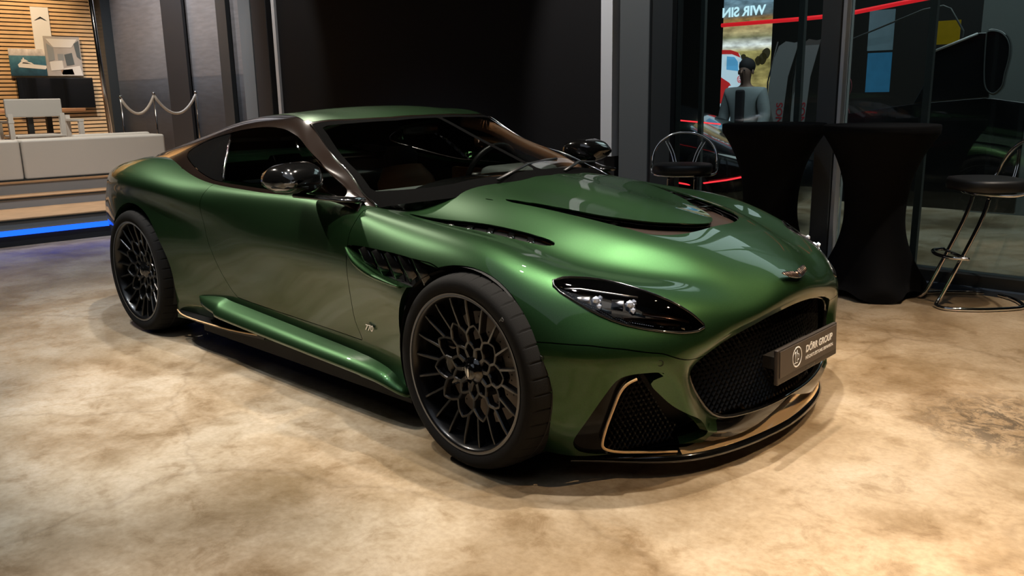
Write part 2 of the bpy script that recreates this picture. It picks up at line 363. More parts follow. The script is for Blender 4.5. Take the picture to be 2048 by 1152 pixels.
def frame(o, x, y):  # matrix with given origin and x / y axes
    X = Vector(x).normalized(); Y = Vector(y); Y = (Y-X*Y.dot(X)).normalized(); Z = X.cross(Y)
    return Matrix(((X.x, Y.x, Z.x, o[0]), (X.y, Y.y, Z.y, o[1]), (X.z, Y.z, Z.z, o[2]), (0, 0, 0, 1)))
def shape(name, pts, mtx, th, ma, parent=None, bevel=0):
    """flat outline (2D points) extruded by th along the frame's z"""
    bm = bmesh.new(); a = [bm.verts.new(mtx @ Vector((x, y, 0))) for x, y in pts]; b = [bm.verts.new(mtx @ Vector((x, y, th))) for x, y in pts]
    bm.faces.new(a[::-1]); bm.faces.new(b)
    for i in range(len(a)): j = (i+1) % len(a); bm.faces.new((a[i], a[j], b[j], b[i]))
    return ob(name, bm, ma, parent, bevel=bevel)
# ---------------------------------------------------------------- the car
car = thing('sports_car', 'glossy dark green sports coupe with black wheels parked on the concrete floor', 'car', (-1.4, 0, 0))
body = grid_mesh(dense(B, 10, 8), flip=True); gh = grid_mesh(dense(GH, 10, 10))
arch_f = lambda V: np.hypot(V[:, 0]+.045, V[:, 2]-.36)-.378
arch_r = lambda V: np.hypot(V[:, 0]+2.78, V[:, 2]-.375)-.382
body, _ = clip(body, arch_f); body, _ = clip(body, arch_r)
body, _ = clip(body, lambda V: np.where((V[:, 0] > -2.42) & (V[:, 0] < -.82) & (V[:, 1] < .84), V[:, 1]-.80, .05))
def tz(V): return np.stack([(V[:, 1]-V[:, 0])/1.41421, V[:, 2]], 1)
def rtz(P, xmin):
    P = np.array(P); Q = np.stack([(P[:, 1]-P[:, 0])/1.41421, P[:, 2]], 1)
    Q = smooth_poly(Q, 5)
    return lambda V: np.minimum(sdf(tz(V), Q), V[:, 0]-xmin)
HLP = smooth_poly([(.409,.703),(.392,.711),(.361,.715),(.309,.711),(.24,.701),(.158,.684),(.078,.661),(.007,.632),(-.05,.598),(-.087,.566),(-.098,.552),(-.08,.542),(-.025,.542),(.045,.552),(.113,.565),(.194,.586),(.273,.618),(.336,.652),(.383,.679)], 5)
HL = lambda V: np.minimum(sdf(tz(V), HLP), V[:, 0]-.2)
INT = rtz([(.613,.675,.411),(.602,.694,.422),(.572,.736,.424),(.545,.776,.422),(.515,.808,.407),(.482,.831,.354),(.431,.858,.262),(.382,.863,.188),(.365,.848,.146),(.380,.820,.118),(.43,.74,.10),(.50,.64,.10),(.56,.57,.10),(.64,.47,.14),(.655,.49,.19),(.650,.54,.235),(.617,.622,.284),(.592,.675,.337),(.582,.715,.385)], .25)
VENT = region(smooth_poly([(-.735,.737),(-.638,.744),(-.503,.744),(-.346,.738),(-.201,.722),(-.095,.700),(-.15,.60),(-.27,.625),(-.335,.632),(-.40,.638),(-.485,.648),(-.596,.680),(-.68,.715)], 4), (0, 2), lambda V: V[:, 1]-.6)
SHOE = region(np.concatenate([smooth_poly([(.392,-.02),(.392,0),(.388,.10),(.372,.19),(.345,.27),(.30,.33),(.24,.35),(.12,.385),(-.12,.435),(-.30,.47),(-.42,.500)], 5, False), smooth_poly([(-.42,.492),(-.30,.445),(-.12,.385),(.047,.315),(.125,.26),(.24,.18),(.33,.08),(.358,.02),(.362,0),(.362,-.02)], 5, False)]), (0, 1), lambda V: V[:, 2]-.5)
BLADE = region(smooth_poly([(-.62,.715),(-.50,.725),(-.35,.71),(-.2,.695),(-.05,.675),(.05,.645),(.085,.61),(.05,.598),(-.1,.612),(-.3,.632),(-.5,.675)], 5), (0, 1), lambda V: V[:, 2]-.5)
body, hl_piece = clip(body, lambda V: -HL(V))
body, int_piece = clip(body, lambda V: -INT(V))
body, vent_piece = clip(body, lambda V: -VENT(V))
body, shoe_piece = clip(body, lambda V: -SHOE(V))
body, blade_piece = clip(body, lambda V: -BLADE(V))
liner = shift(body, .016)
liner_o = put('inner_shell', join(liner, mir(liner)), M['dark'], car)
W = .0018
DOOR = region(smooth_poly([(-.735,.93),(-.722,.88),(-.717,.835),(-.725,.787),(-.723,.718),(-.732,.635),(-.755,.495),(-.760,.407),(-.735,.330),(-.78,.325),(-1.25,.33),(-1.76,.345),(-1.825,.375),(-1.893,.463),(-1.934,.561),(-1.967,.650),(-1.975,.767),(-1.968,.829),(-1.945,.91),(-1.93,.95)], 5), (0, 2), lambda V: V[:, 1]-.70)
door_m, _ = clip(body, lambda V: DOOR(V)-W)
rest, _ = clip(body, lambda V: -DOOR(V)-W)
front, _ = clip(rest, lambda V: V[:, 0]+1.2)
rear, _ = clip(rest, lambda V: -V[:, 0]-1.2)
zx = np.array([-.9, -.735, -.5, -.2, -.095, 0, .15, .277, .339, .447, .531, .612, .653, .70]); zz = np.array([.737, .737, .74, .73, .70, .66, .56, .528, .529, .524, .510, .485, .446, .42])
CL = lambda V: V[:, 2]-np.interp(V[:, 0], zx, zz)
upper, _ = clip(front, lambda V: CL(V)-W)
lower, _ = clip(front, lambda V: -CL(V)-W)
cy = np.array([0, .2, .34, .5, .64, .78, .86]); cx = np.array([-.455, -.515, -.56, -.60, -.655, -.715, -.80])
COWL = lambda V: V[:, 0]-np.interp(V[:, 1], cy, cx)
cowl_m, _ = clip(upper, lambda V: -COWL(V)-W)
bonnet_m, _ = clip(upper, lambda V: COWL(V)-W)
cowl_m = shift(cowl_m, .006)
fender_m, _ = clip(lower, lambda V: -V[:, 0])
bumper_m, _ = clip(lower, lambda V: V[:, 0])
bonnet = panel('bonnet', bonnet_m, M['green'], car, .005, 'B')
panel('cowl', cowl_m, M['black'], car, .01, 'B')
LIP = region([(.60, .06), (.60, .50), (.66, .455), (.80, .40), (.80, .06)][:0] or [(-.02, 0), (.44, 0), (.455, .12), (.43, .196), (.30, .196), (-.02, .196)], (1, 2), lambda V: V[:, 0]-.55)
lip_m, bumper_m = clip(bumper_m, LIP)
panel('lower_lip', lip_m, M['black'], car, .02, 'B')
for sd in 'RL': panel('front_bumper', bumper_m, M['green'], car, .03, sd)
panel('rear_body', rear, M['green'], car, .02, 'B')
for sd in 'RL':
    panel('front_fender', fender_m, M['green'], car, .025, sd)
    d_ = panel('door', door_m, M['green'], car, .02, sd)
    # recesses behind the openings
    f_ = shift(vent_piece, .045)
    panel('side_vent', f_, M['dark'], car, -.02, sd)
    panel('bonnet_vent', shift(blade_piece, .024), M['satin'], car, .0, sd)
panel('horseshoe_vent', shift(shoe_piece, .034), M['ventf'], car, .0, 'B')
def srf(x, y, G=body, off=0.):
    """nearest master-surface point to plan position (x,|y|), with normal"""
    V = MS.V; k = np.argmin((V[:, 0]-x)**2+(V[:, 1]-abs(y))**2+(V[:, 2] < .45)*9)
    z = V[k]+MS.N[k]*off
    return Vector((x+MS.N[k][0]*off, y+math.copysign(1, y)*MS.N[k][1]*off, z[2])), Vector((MS.N[k][0], math.copysign(1, y)*MS.N[k][1], MS.N[k][2]))
MS = grid_mesh(dense(B, 24, 24), flip=True)
# louvres in the bonnet vents
for sg in (-1, 1):
    for i, (x, y0, y1) in enumerate(((-.40, .65, .705), (-.30, .635, .71), (-.20, .625, .70), (-.10, .615, .685), (-.01, .605, .668))):
        a, n = srf(x-.03, sg*y0, off=-.018); b, _ = srf(x+.03, sg*y1, off=-.004)
        tb('louvre', [a, (a+b)/2, b], (.014, .004), M['black'], car, 8, flat=(0, .2, 1))
    for i, (x, y0, y1) in enumerate(((-.34, .46, .49), (-.22, .42, .475), (-.10, .38, .455), (.02, .31, .435), (.13, .245, .41))):
        a, n = srf(x-.03, sg*(y0+.015), off=-.026); b, _ = srf(x+.03, sg*(y1-.02), off=-.010)
        tb('louvre', [a, (a+b)/2, b], (.016, .005), M['black'], car, 8, flat=(0, .2, 1))
    # side vent blades and the strake below the opening
    for x in (-.60, -.52, -.44, -.36, -.28):
        tb('louvre', [(x-.015, sg*.952, .742), (x+.005, sg*.948, .70), (x+.05, sg*.955, .655)], (.022, .003), M['black'], car, 8, flat=(.3, sg, .2))
    st = smooth_poly([(-.728, .950, .728), (-.685, .962, .700), (-.62, .974, .672), (-.52, .988, .647), (-.42, .996, .634), (-.345, 1.0, .628)], 5, False)
    rr = [(.004+.010*math.sin(math.pi*min(1, i/len(st)*1.05+.02)), .010+.014*math.sin(math.pi*min(1, i/len(st)))) for i in range(len(st))]
    tb('vent_strake', [(p[0], sg*p[1], p[2]) for p in st], rr, M['green'], car, 14, flat=(0, sg, .5))
# ---------------------------------------------------------------- headlights
hl_cover = Msh(hl_piece.V+hl_piece.N*.001, hl_piece.F, hl_piece.N)
for sd, sg in (('R', -1), ('L', 1)):
    hlo = panel('headlight', shift(hl_piece, .062), M['dark'], car, -.061, sd)
    panel('lens_cover', hl_cover, M['lens'], hlo, 0, sd)
    hb = boundary(hl_cover)
    # ordered rim of the cover
    nx_ = {a: b for a, b in hb}; s0 = hb[0][0]; loop = [s0]
    while nx_.get(loop[-1], s0) != s0 and len(loop) < 4000: loop.append(nx_[loop[-1]])
    L = hl_cover.V[loop][::2]
    tb('headlight_rim', [(p[0], sg*p[1], p[2]) for p in L], .0045, M['black'], hlo, 6, closed=True)
    def hp(x, y, off): # point under the cover
        V = MS.V; k = np.argmin(((V-np.array([x, y, .64]))**2 @ np.array([1, 1, .02]))+(V[:, 2] < .5)*9)
        q = V[k]-MS.N[k]*off; return Vector((q[0], sg*q[1], q[2]))
    for (x, y) in ((.405, .792), (.487, .715)):
        c = hp(x, y, .012); d = Vector((.80, -sg*.58, -.10)).normalized()
        bm = bmesh.new(); tube(bm, [c-d*.052, c-d*.016, c-d*.012], [.017, .0185, .0185], 20); ob('projector', bm, M['silver'], hlo, smooth=True)
        bm = bmesh.new(); e1 = d.cross(Vector((0, 0, 1))).normalized(); e2 = d.cross(e1)
        for (a, b, r, k) in ((0, 0, .021, .010), (.014, .010, .014, .018), (-.014, .011, .014, .012), (.012, -.012, .014, .008), (-.012, -.012, .012, .020), (0, .020, .010, .022)):
            bmesh.ops.create_icosphere(bm, subdivisions=1, radius=r, matrix=Matrix.Translation(c+d*k+e1*a+e2*b))
        cl_ = ob('crystal_lens', bm, M['crystal'], hlo)
        tb('lamp_shelf', [c+d*.02-Vector((0, 0, .022)), c+d*.06-Vector((0, 0, .028))], (.022, .002), M['shelf'], hlo, 8, flat=(0, 0, 1))
    P = [hp(x, y, .016) for x, y in ((.294, .835), (.34, .785), (.40, .735), (.45, .69), (.49, .655))]
    tb('light_strip', P, .0035, M['silver'], hlo, 6)
    P = [hp(x, y, .006) for x, y in smooth_poly([(.30, .838), (.36, .828), (.43, .798), (.49, .763), (.55, .705), (.61, .63), (.645, .565)], 6, False)]
    bm = bmesh.new(); tube(bm, P, .004, 6)
    for i in range(len(P)-1):
        for t in (0, .5):
            q = P[i].lerp(P[i+1], t); box(bm, -.003, .003, -.003, .003, -.004, .004, Matrix.Translation(q+Vector((0, 0, .004))))
    ob('indicator_strip', bm, M['chrome'], hlo)
    P = [hp(x, y, .036) for x, y in ((.50, .74), (.56, .67), (.62, .585))]
    tb('reflector', P, (.026, .006), M['bronze'], hlo, 12, flat=(.3, 0, 1))
    P = [hp(x, y, .020) for x, y in ((.53, .685), (.59, .615), (.635, .56))]
    tb('reflector', P, (.012, .004), M['bronze'], hlo, 12, flat=(.3, 0, 1))
# ---------------------------------------------------------------- glazing and roof
WG = region(smooth_poly([(-.885,.915),(-.94,.944),(-1.135,1.012),(-1.292,1.077),(-1.41,1.130),(-1.481,1.151),(-1.561,1.168),(-1.64,1.176),(-1.733,1.179),(-1.828,1.176),(-1.972,1.164),(-2.12,1.143),(-2.30,1.113),(-2.42,1.078),(-2.475,1.045),(-2.45,1.022),(-2.357,.998),(-2.18,.958),(-2.0,.928),(-1.88,.919),(-1.6,.912),(-1.3,.907),(-1.0,.905),(-.90,.906)], 4), (0, 2), lambda V: V[:, 1]-.56)
ay = np.array([0, .065, .245, .44, .569, .612, .640, .68, .735, .78, .83]); ax_ = np.array([-1.232, -1.234, -1.267, -1.352, -1.425, -1.452, -1.34, -1.15, -.966, -.83, -.6])
WSP = [(.2, -.02), (.2, .80), (-.72, .785), (-.83, .772), (-.966, .727), (-1.15, .668), (-1.34, .620), (-1.445, .600), (-1.44, .58), (-1.352, .44), (-1.267, .245), (-1.234, .065), (-1.232, 0), (-1.232, -.02)]
WSR = region(WSP, (0, 1))
side_g, frame_m = clip(gh, lambda V: WG(V)-W)
frame_m, _ = clip(gh, lambda V: -WG(V)-W)
ws_m, _ = clip(frame_m, lambda V: WSR(V)-W)
frame_m, _ = clip(frame_m, lambda V: -WSR(V)-W)
RP = np.array([(-1.25, -.02), (-1.25, .0), (-1.25, .065), (-1.285, .245), (-1.37, .44), (-1.455, .575), (-1.52, .590), (-1.615, .562), (-1.80, .505), (-2.05, .475), (-2.35, .45), (-2.38, .3), (-2.39, 0), (-2.39, -.02)])
ROOF = region(RP, (0, 1))
roof_m, _ = clip(frame_m, lambda V: ROOF(V)-W); frame_m, _ = clip(frame_m, lambda V: -ROOF(V)-W)
panel('roof_panel', roof_m, M['green'], car, .012, 'B')
RWR = region([(-2.45, -.02), (-2.45, .30), (-2.47, .40), (-2.80, .40), (-3.1, .38), (-3.15, .3), (-3.15, -.02)], (0, 1))
rw, _ = clip(frame_m, lambda V: RWR(V)-W); frame_m, _ = clip(frame_m, lambda V: -RWR(V)-W)
panel('roof_frame', frame_m, M['carbon'], car, .012, 'B')
panel('rear_window', rw, M['glass'], car, .003, 'B')
# windscreen: clear glass with a black printed border
gy = np.array([0, .236, .375, .451, .551, .656, .713, .75]); gx = np.array([-.53, -.55, -.596, -.615, -.66, -.73, -.78, -.82])
CLR = lambda V: np.minimum(WSR(V)-.035, np.interp(V[:, 1], gy, gx)-V[:, 0])
clear, _ = clip(ws_m, CLR); frit, _ = clip(ws_m, lambda V: -CLR(V))
wso = put('windscreen', join(clear, mir(clear)), M['wsglass'], car)
put('windscreen_border', join(frit, mir(frit)), M['frit'], wso)
BP = [(-2.125, 1.16), (-1.985, 1.05), (-1.935, .985), (-1.878, .92), (-1.87, .90)]
bl = lambda V: V[:, 0]-np.interp(V[:, 2], [q[1] for q in BP[::-1]], [q[0] for q in BP[::-1]])
dg, _ = clip(side_g, lambda V: bl(V)-.012); qg, _ = clip(side_g, lambda V: -bl(V)-.012); pil, _ = clip(side_g, lambda V: .012-np.abs(bl(V)))
for sd, sg in (('R', -1), ('L', 1)):
    panel('door_window', dg, M['glass'], car, .003, sd)
    panel('quarter_window', shift(qg, .003), M['black'], car, .003, sd)
    pp = panel('window_pillar', pil, M['black'], car, .006, sd)
    k = [Vector((p[0], sg*p[1], p[2])) for p in sorted([tuple(v) for v in pil.V], key=lambda v: -v[2])]
    eb = [pil.V[i] for i in range(len(pil.V)) if abs(bl(pil.V[i:i+1])[0]-.012) < 1e-4]
    eb = sorted(eb, key=lambda v: -v[2])
    tb('chrome_strip', [(p[0]+.004, sg*(p[1]+.002), p[2]) for p in eb[::2]], (.004, .002), M['chrome'], pp, 6)
# bright edges along the A pillar and the window line
    V = MSG = grid_mesh(dense(GH, 10, 10))
    def gs(x, y):
        k = np.argmin((MSG.V[:, 0]-x)**2+(MSG.V[:, 1]-y)**2); return MSG.V[k]
    P = []
    for x, y in smooth_poly([(-.72, .785), (-.83, .772), (-.966, .727), (-1.15, .668), (-1.34, .620), (-1.445, .600)], 4, False):
        q = gs(x, y); P.append((x, sg*(y+.002), q[2]+.004))
    P = [P[0]]+[tuple((np.array(P[i-1])+np.array(P[i])*2+np.array(P[i+1]))/4) for i in range(1, len(P)-1)]+[P[-1]]
    tb('windscreen_trim', P, .004, M['chrome'], car, 6)
# ---------------------------------------------------------------- cabin
cab = []
bx('dashboard', -1.12, -.62, -.66, .66, .70, .895, M['dashm'], car, bevel=.05)
bx('instrument_hood', -1.12, -.86, .18, .56, .86, .955, M['dashm'], car, bevel=.045)
bx('cabin_floor', -2.4, -.62, -.74, .74, .16, .22, M['dark'], car)
bx('centre_console', -1.75, -.9, -.12, .12, .2, .62, M['black'], car, bevel=.03)
bx('parcel_shelf', -2.9, -2.1, -.56, .56, .80, .86, M['dashm'], car, bevel=.02)
for sg in (-1, 1):
    st_ = None
    se = bx('seat', -1.85, -1.36, sg*.40-.24, sg*.40+.24, .30, .46, M['tan'], car, bevel=.05)
    bm = bmesh.new(); tube(bm, [(-1.80, sg*.40, .42), (-1.90, sg*.40, .62), (-1.96, sg*.40, .82), (-1.99, sg*.40, .90)], [(.23, .06), (.25, .07), (.22, .06), (.15, .05)], 18, flat=(1, 0, .2)); ob('seat_back', bm, M['tan'], se, smooth=True)
    bm = bmesh.new(); tube(bm, [(-1.99, sg*.40, .89), (-2.0, sg*.40, .97), (-2.01, sg*.40, 1.02)], [(.11, .045), (.13, .05), (.09, .03)], 16, flat=(1, 0, .2)); ob('headrest', bm, M['dark'], se, smooth=True)
    bm = bmesh.new(); box(bm, -1.9, -.85, sg*.74-.02, sg*.74+.02, .3, .88); ob('door_lining', bm, M['tan'], car, bevel=.01)
bm = bmesh.new(); tube(bm, [Vector((-1.20, .37, .90))+Matrix.Rotation(math.radians(-68), 3, 'Y') @ Vector((.165*math.cos(a), .175*math.sin(a), 0)) for a in [k*math.pi/16 for k in range(32)]], .015, 10, True)
sw = ob('steering_wheel', bm, M['satin'], car, smooth=True)
for a in (0, math.pi, -math.pi/2):
    d = Matrix.Rotation(math.radians(-68), 3, 'Y') @ Vector((.155*math.sin(a), .165*math.cos(a), 0)); c = Vector((-1.20, .37, .90))
    tb('spoke', [c, c+d], (.018, .006), M['satin'], sw, 8)
tb('steering_column', [(-1.19, .37, .90), (-1.05, .37, .86)], .03, M['satin'], car)
for sg in (1,):
    tb('pillar_lining', smooth_poly([(-.86, sg*.70, .90), (-1.0, sg*.67, .965), (-1.18, sg*.61, 1.035), (-1.38, sg*.56, 1.13), (-1.6, sg*.55, 1.17)], 4, False), (.035, .02), M['tan'], car, 10, flat=(0, -sg, .4))
bm = bmesh.new(); tube(bm, [(-1.345, -.11, 1.145), (-1.34, 0, 1.15), (-1.345, .11, 1.145)], [(.01, .02), (.012, .03), (.01, .02)], 12, flat=(0, 0, 1)); ob('rear_view_mirror', bm, M['satin'], car, smooth=True)
# ---------------------------------------------------------------- door mirrors
for sg in (-1, 1):
    bm = bmesh.new(); prof = [(-1.100, .050, .040), (-1.085, .062, .056), (-1.04, .068, .068), (-.99, .066, .072), (-.94, .054, .062), (-.905, .034, .040), (-.892, .012, .016)]
    rings = []
    for x, a, b in prof:
        row = []
        for k in range(32):
            t = k*math.pi/16; cx_, sz_ = math.cos(t), math.sin(t)
            yy_ = math.copysign(abs(cx_)**.52, cx_)*(a+.050); zz2 = math.copysign(abs(sz_)**(.62 if sz_ > 0 else .5), sz_)*b*(1.05 if sz_ > 0 else .80)
            zz2 += -.012*max(0, cx_)*(sz_ > 0)+.018*max(0, cx_)*(sz_ < 0)
            row.append(bm.verts.new((x-.015+.012*cx_, sg*(.985+yy_), .985+zz2)))
        rings.append(row)
    for A, Bq in zip(rings, rings[1:]):
        for k in range(32): bm.faces.new((A[k], A[(k+1) % 32], Bq[(k+1) % 32], Bq[k]))
    bm.faces.new(rings[0]); bm.faces.new(rings[-1])
    mo = ob('door_mirror', bm, M['black'], car, smooth=True)
    tb('mirror_arm', [(-.76, sg*.845, .905), (-.84, sg*.88, .908), (-.93, sg*.93, .915), (-1.01, sg*.99, .925)], [(.05, .012), (.045, .011), (.04, .010), (.03, .012)], M['black'], mo, 14, flat=(0, 0, 1))
    tb('mirror_strip', [(-1.09, sg*1.04, .955), (-1.0, sg*1.1, .965), (-.93, sg*1.07, .965), (-.89, sg*1.0, .965)], .004, M['satin'], mo, 6)
# ---------------------------------------------------------------- sills, splitter, trims
for sg in (-1, 1):
    topi = smooth_poly([(-2.17, .878, .300), (-2.03, .872, .318), (-1.92, .868, .326), (-1.80, .866, .312), (-1.15, .864, .278), (-.64, .876, .250), (-.50, .872, .185), (-.455, .87, .16)], 5, False)
    oute = smooth_poly([(-2.14, .900, .284), (-2.05, .93, .282), (-1.90, .955, .275), (-1.80, .965, .262), (-1.13, .965, .236), (-.64, .955, .212), (-.48, .925, .172), (-.452, .90, .158)], 5, False)
    undi = topi*[1, 1, 0]+[0, -.05, .12]
    V, F = [], []
    for a, b, c in zip(topi, oute, undi):
        mid = (a+b)/2+[0, .004, .010]
        V += [a+[0, -.02, .01], a, mid, b, b+[0, .0, -.016], b+[0, -.03, -.03], c]
    bm = bmesh.new(); vv = [bm.verts.new((p[0], sg*p[1], p[2])) for p in V]
    nr = 7
    for i in range(len(topi)-1):
        for j in range(nr-1): bm.faces.new((vv[i*nr+j], vv[i*nr+j+1], vv[(i+1)*nr+j+1], vv[(i+1)*nr+j]))
    bm.faces.new(vv[:nr]); bm.faces.new(vv[-nr:])
    ob('side_sill', bm, M['green'], car, smooth=True)
    # dark floor edge below the sill and the small rear winglet with its gold line
    bx('under_sill', -2.2, -.47, sg*.80-.06 if sg < 0 else .74, sg*.80+.06 if sg < 0 else .86, .10, .20, M['dark'], car)
    wl = shape('rear_winglet', [(-2.45, .80), (-2.42, .90), (-2.30, .925), (-2.10, .93), (-1.80, .915), (-1.55, .88), (-1.55, .80)], Matrix(((1, 0, 0, 0), (0, sg, 0, 0), (0, 0, 1, .17), (0, 0, 0, 1))), .012, M['satin'], car)
    tb('gold_line', [(p[0], sg*p[1], p[2]) for p in smooth_poly([(-2.40, .905, .190), (-2.29, .930, .184), (-2.10, .936, .184), (-1.80, .921, .186), (-1.56, .885, .190)], 5, False)], (.005, .004), M['gold'], wl, 6)
    # body-side badge
    text('model_badge', '770', .035, frame((-.665 if sg < 0 else -.585, sg*.925, .392), (-sg, 0, 0), (0, -sg*.3*0, 1)), M['chrome'], car, .003, shear=.2, bold=.0008)
# splitter: black blade around the nose with a gold band
OUT = [(.745, 0), (.738, .12), (.716, .28), (.680, .42), (.632, .525), (.575, .60), (.516, .655), (.45, .705), (.385, .755), (.32, .81)]
O = smooth_poly(OUT, 6, False)
def off2(P, d):
    T = np.gradient(P, axis=0); T /= np.linalg.norm(T, axis=1, keepdims=True); Nn = np.stack([T[:, 1], -T[:, 0]], 1)
    if Nn[0, 0] < 0: Nn = -Nn
    Q = P-Nn*d; Q[0, 1] = 0; return Q
I1, I2, I3 = off2(O, .012), off2(O, .075), off2(O, .13)
def strip(name, rows, ma, parent, a=0, b=None):
    b = b or len(rows[0][0]); V, F = [], []
    bm = bmesh.new()
    for sg in (-1, 1):
        vv = [[bm.verts.new((P[i][0], sg*P[i][1], z[i] if hasattr(z, '__len__') else z)) for P, z in rows] for i in range(a, b)]
        for i in range(len(vv)-1):
            for j in range(len(rows)-1): bm.faces.new((vv[i][j], vv[i][j+1], vv[i+1][j+1], vv[i+1][j]))
    bmesh.ops.remove_doubles(bm, verts=bm.verts, dist=1e-5)
    return ob(name, bm, ma, parent, smooth=True)
sp = strip('front_splitter', [(I3, .065), (O, .062), (O, .070), (I1, .084), (I2, .108), (I3, .112), (off2(O, .17), .118)], M['black'], car)
n_g = 27
u = np.linspace(0, 1, len(O)); w0 = np.clip((u-.30)/.14, 0, 1)*.5
g_in = np.array([I1[i]*w0[i]+I2[i]*(1-w0[i]) for i in range(len(O))]); g_z = np.array([.084*w0[i]+.108*(1-w0[i]) for i in range(len(O))])
g_o = np.array([I1[i] for i in range(len(O))]); z2 = np.full(len(O), .084)
strip('gold_band', [(g_o, z2+.0015), (g_in, g_z+.0015)], M['gold'], sp, 0, n_g)
# grille
def gx_(y, z): return .735-.33*y*y-.028*(z-.19)/.35-.040
GO = smooth_poly([(0, .537), (.10, .533), (.20, .520), (.30, .502), (.37, .484), (.42, .470), (.49, .447), (.548, .40), (.515, .30), (.43, .21), (.25, .188), (0, .188)], 5, False)
GP = np.concatenate([GO, GO[::-1]*[-1, 1]])
bm = bmesh.new(); V_ = [bm.verts.new((gx_(y, z)-.05, y, z)) for y, z in GP*1.02+[0, -.006]]; bm.faces.new(V_); gb = ob('radiator', bm, M['dark'], car)
gr_V, gr_F = [], []
def beam(p, q, w, d):
    p, q = np.array(p), np.array(q); t = (q-p)/np.linalg.norm(q-p); s_ = np.cross([1, 0, 0], t)*w/2; k = len(gr_V)
    for e in (p, q):
        gr_V.extend([tuple(e+s_), tuple(e+[.5*d, 0, 0]), tuple(e-s_), tuple(e-[.5*d, 0, 0])])
    for i in range(4): j = (i+1) % 4; gr_F.append([k+i, k+j, k+4+j, k+4+i])
def lattice(inside, to3, y0, y1, z0, z1, px, pz, w, d, hexa=False):
    nyy = int((y1-y0)/px)+2; nz_ = int((z1-z0)/pz)+2
    for i in range(nyy):
        for j in range(nz_):
            y = y0+i*px+(px/2 if j % 2 else 0); z = z0+j*pz
            if hexa:
                c = [(y, z), (y, z+pz*.42), (y-px/2, z+pz*.8), (y+px/2, z+pz*.8)]
                segs = [(c[0], c[1])] + [(c[1], (y-px/2, z+pz)), (c[1], (y+px/2, z+pz))]
            else:
                segs = [((y, z), (y+px/2, z+pz)), ((y, z), (y-px/2, z+pz)), ((y, z-pz*.12), (y, z+pz*.30))]
            for k, (a, b) in enumerate(segs):
                if inside(a) and inside(b): beam(to3(*a), to3(*b), w, d)
gin = sdf(np.array([[0, .3]]), GP)
def ing(q): return sdf(np.array([q]), GPs)[0] > -.004
GPs = GP[::3]
# vectorised inside test through a grid
yy, zz_ = np.meshgrid(np.linspace(-.6, .6, 241), np.linspace(.15, .57, 85), indexing='ij')
SD = sdf(np.stack([yy.ravel(), zz_.ravel()], 1), GP).reshape(yy.shape)
def ing(q):
    i = int(round((q[0]+.6)/.005)); j = int(round((q[1]-.15)/.005))
    return 0 <= i < 241 and 0 <= j < 85 and SD[i, j] > -.004
lattice(ing, lambda y, z: (gx_(y, z), y, z), -.56, .56, .17, .56, .0245, .0165, .0060, .020)
me = bpy.data.meshes.new('grille_mesh'); me.from_pydata(gr_V, [], gr_F); me.materials.append(M['satin']); go = bpy.data.objects.new('grille_mesh', me); COL.objects.link(go); par(go, car); go['kind'] = 'stuff'
tb('grille_surround', [(gx_(y, z)+.036, y, z) for y, z in GP[:-1]], (.006, .010), M['black'], car, 8, closed=True, flat=(1, 0, 0))
# corner intakes
for sg, sd in ((-1, 'R'), (1, 'L')):
    TZL = np.array([(.142, .415), (.165, .400), (.187, .36), (.21, .307), (.231, .236), (.243, .176), (.240, .14), (.215, .120), (.166, .110), (0, .094), (-.2, .09)])
    INR = np.concatenate([smooth_poly(TZL, 4, False), [(-.3, .1), (-.3, .5), (.142, .5)]])
    inn, bez = clip(int_piece, lambda V: sdf(tz(V), INR))
    ip = Msh(inn.V-np.array([.11, .10, 0]), inn.F, inn.N)
    bz = skirt(inn, .14, dirv=np.array([.74, .67, 0.])); bz = Msh(bz.V, [f[::-1] for f in bz.F], -bz.N)
    q = join(ip, bz); io = put('air_intake', mir(q) if sd == 'R' else q, M['dark'], car)
    panel('intake_bezel', shift(bez, .010), M['bezel'], io, -.01, sd)
    tr = smooth_poly([(.556, .760, .408), (.535, .785, .392), (.516, .798, .360), (.498, .806, .307), (.472, .808, .236), (.450, .80, .176), (.443, .786, .146), (.449, .757, .127), (.470, .712, .113), (.505, .655, .104), (.555, .590, .098), (.585, .552, .095)], 5, False)
    tb('gold_trim', [(p[0]+.004, sg*(p[1]+.004), p[2]) for p in tr], [(.0045, .009)]*(len(tr)-6)+[(.004, .007)]*6, M['gold'], io, 10, flat=(.6, sg*.6, .5))
    gr_V, gr_F = [], []
    TP = np.array([(-.02, .115), (.232, .115), (.228, .18), (.20, .31), (.165, .395), (.135, .405), (.07, .33), (.02, .24), (-.03, .17)])
    def t3(t, z): S_ = 1.07+.6*t; return ((S_-1.41421*t)/2, sg*(S_+1.41421*t)/2, z)
    TPp = TP
    it = lambda qq: sdf(np.array([qq]), TPp)[0] > 0
    lattice(it, t3, -.14, .26, .10, .44, .019, .0165, .0034, .012, True)
    me = bpy.data.meshes.new('intake_mesh'); me.from_pydata(gr_V, [], gr_F); me.materials.append(M['satin']); o = bpy.data.objects.new('intake_mesh', me); COL.objects.link(o); par(o, io); o['kind'] = 'stuff'
    shape('intake_floor', [(q[0]-.03, sg*(q[1]-.02)) for q in OUT[4:]]+[(.30, sg*.60), (.5, sg*.45)], Matrix.Translation((0, 0, .084)), .006, M['black'], io)
    for (x, y, z) in ((.606, .698, .455), (.318, .962, .476)):
        c = Vector((x, sg*y, z)); n = Vector((.7, sg*.7, 0)) if x > .5 else Vector((.3, sg*.95, 0)); n.normalize()
        t1 = n.cross(Vector((0, 0, 1))); tb('parking_sensor', [c+(t1*math.cos(a)+Vector((0, 0, 1))*math.sin(a))*.010 for a in [k*math.pi/8 for k in range(16)]], .0011, M['satin'], car, 5, closed=True)
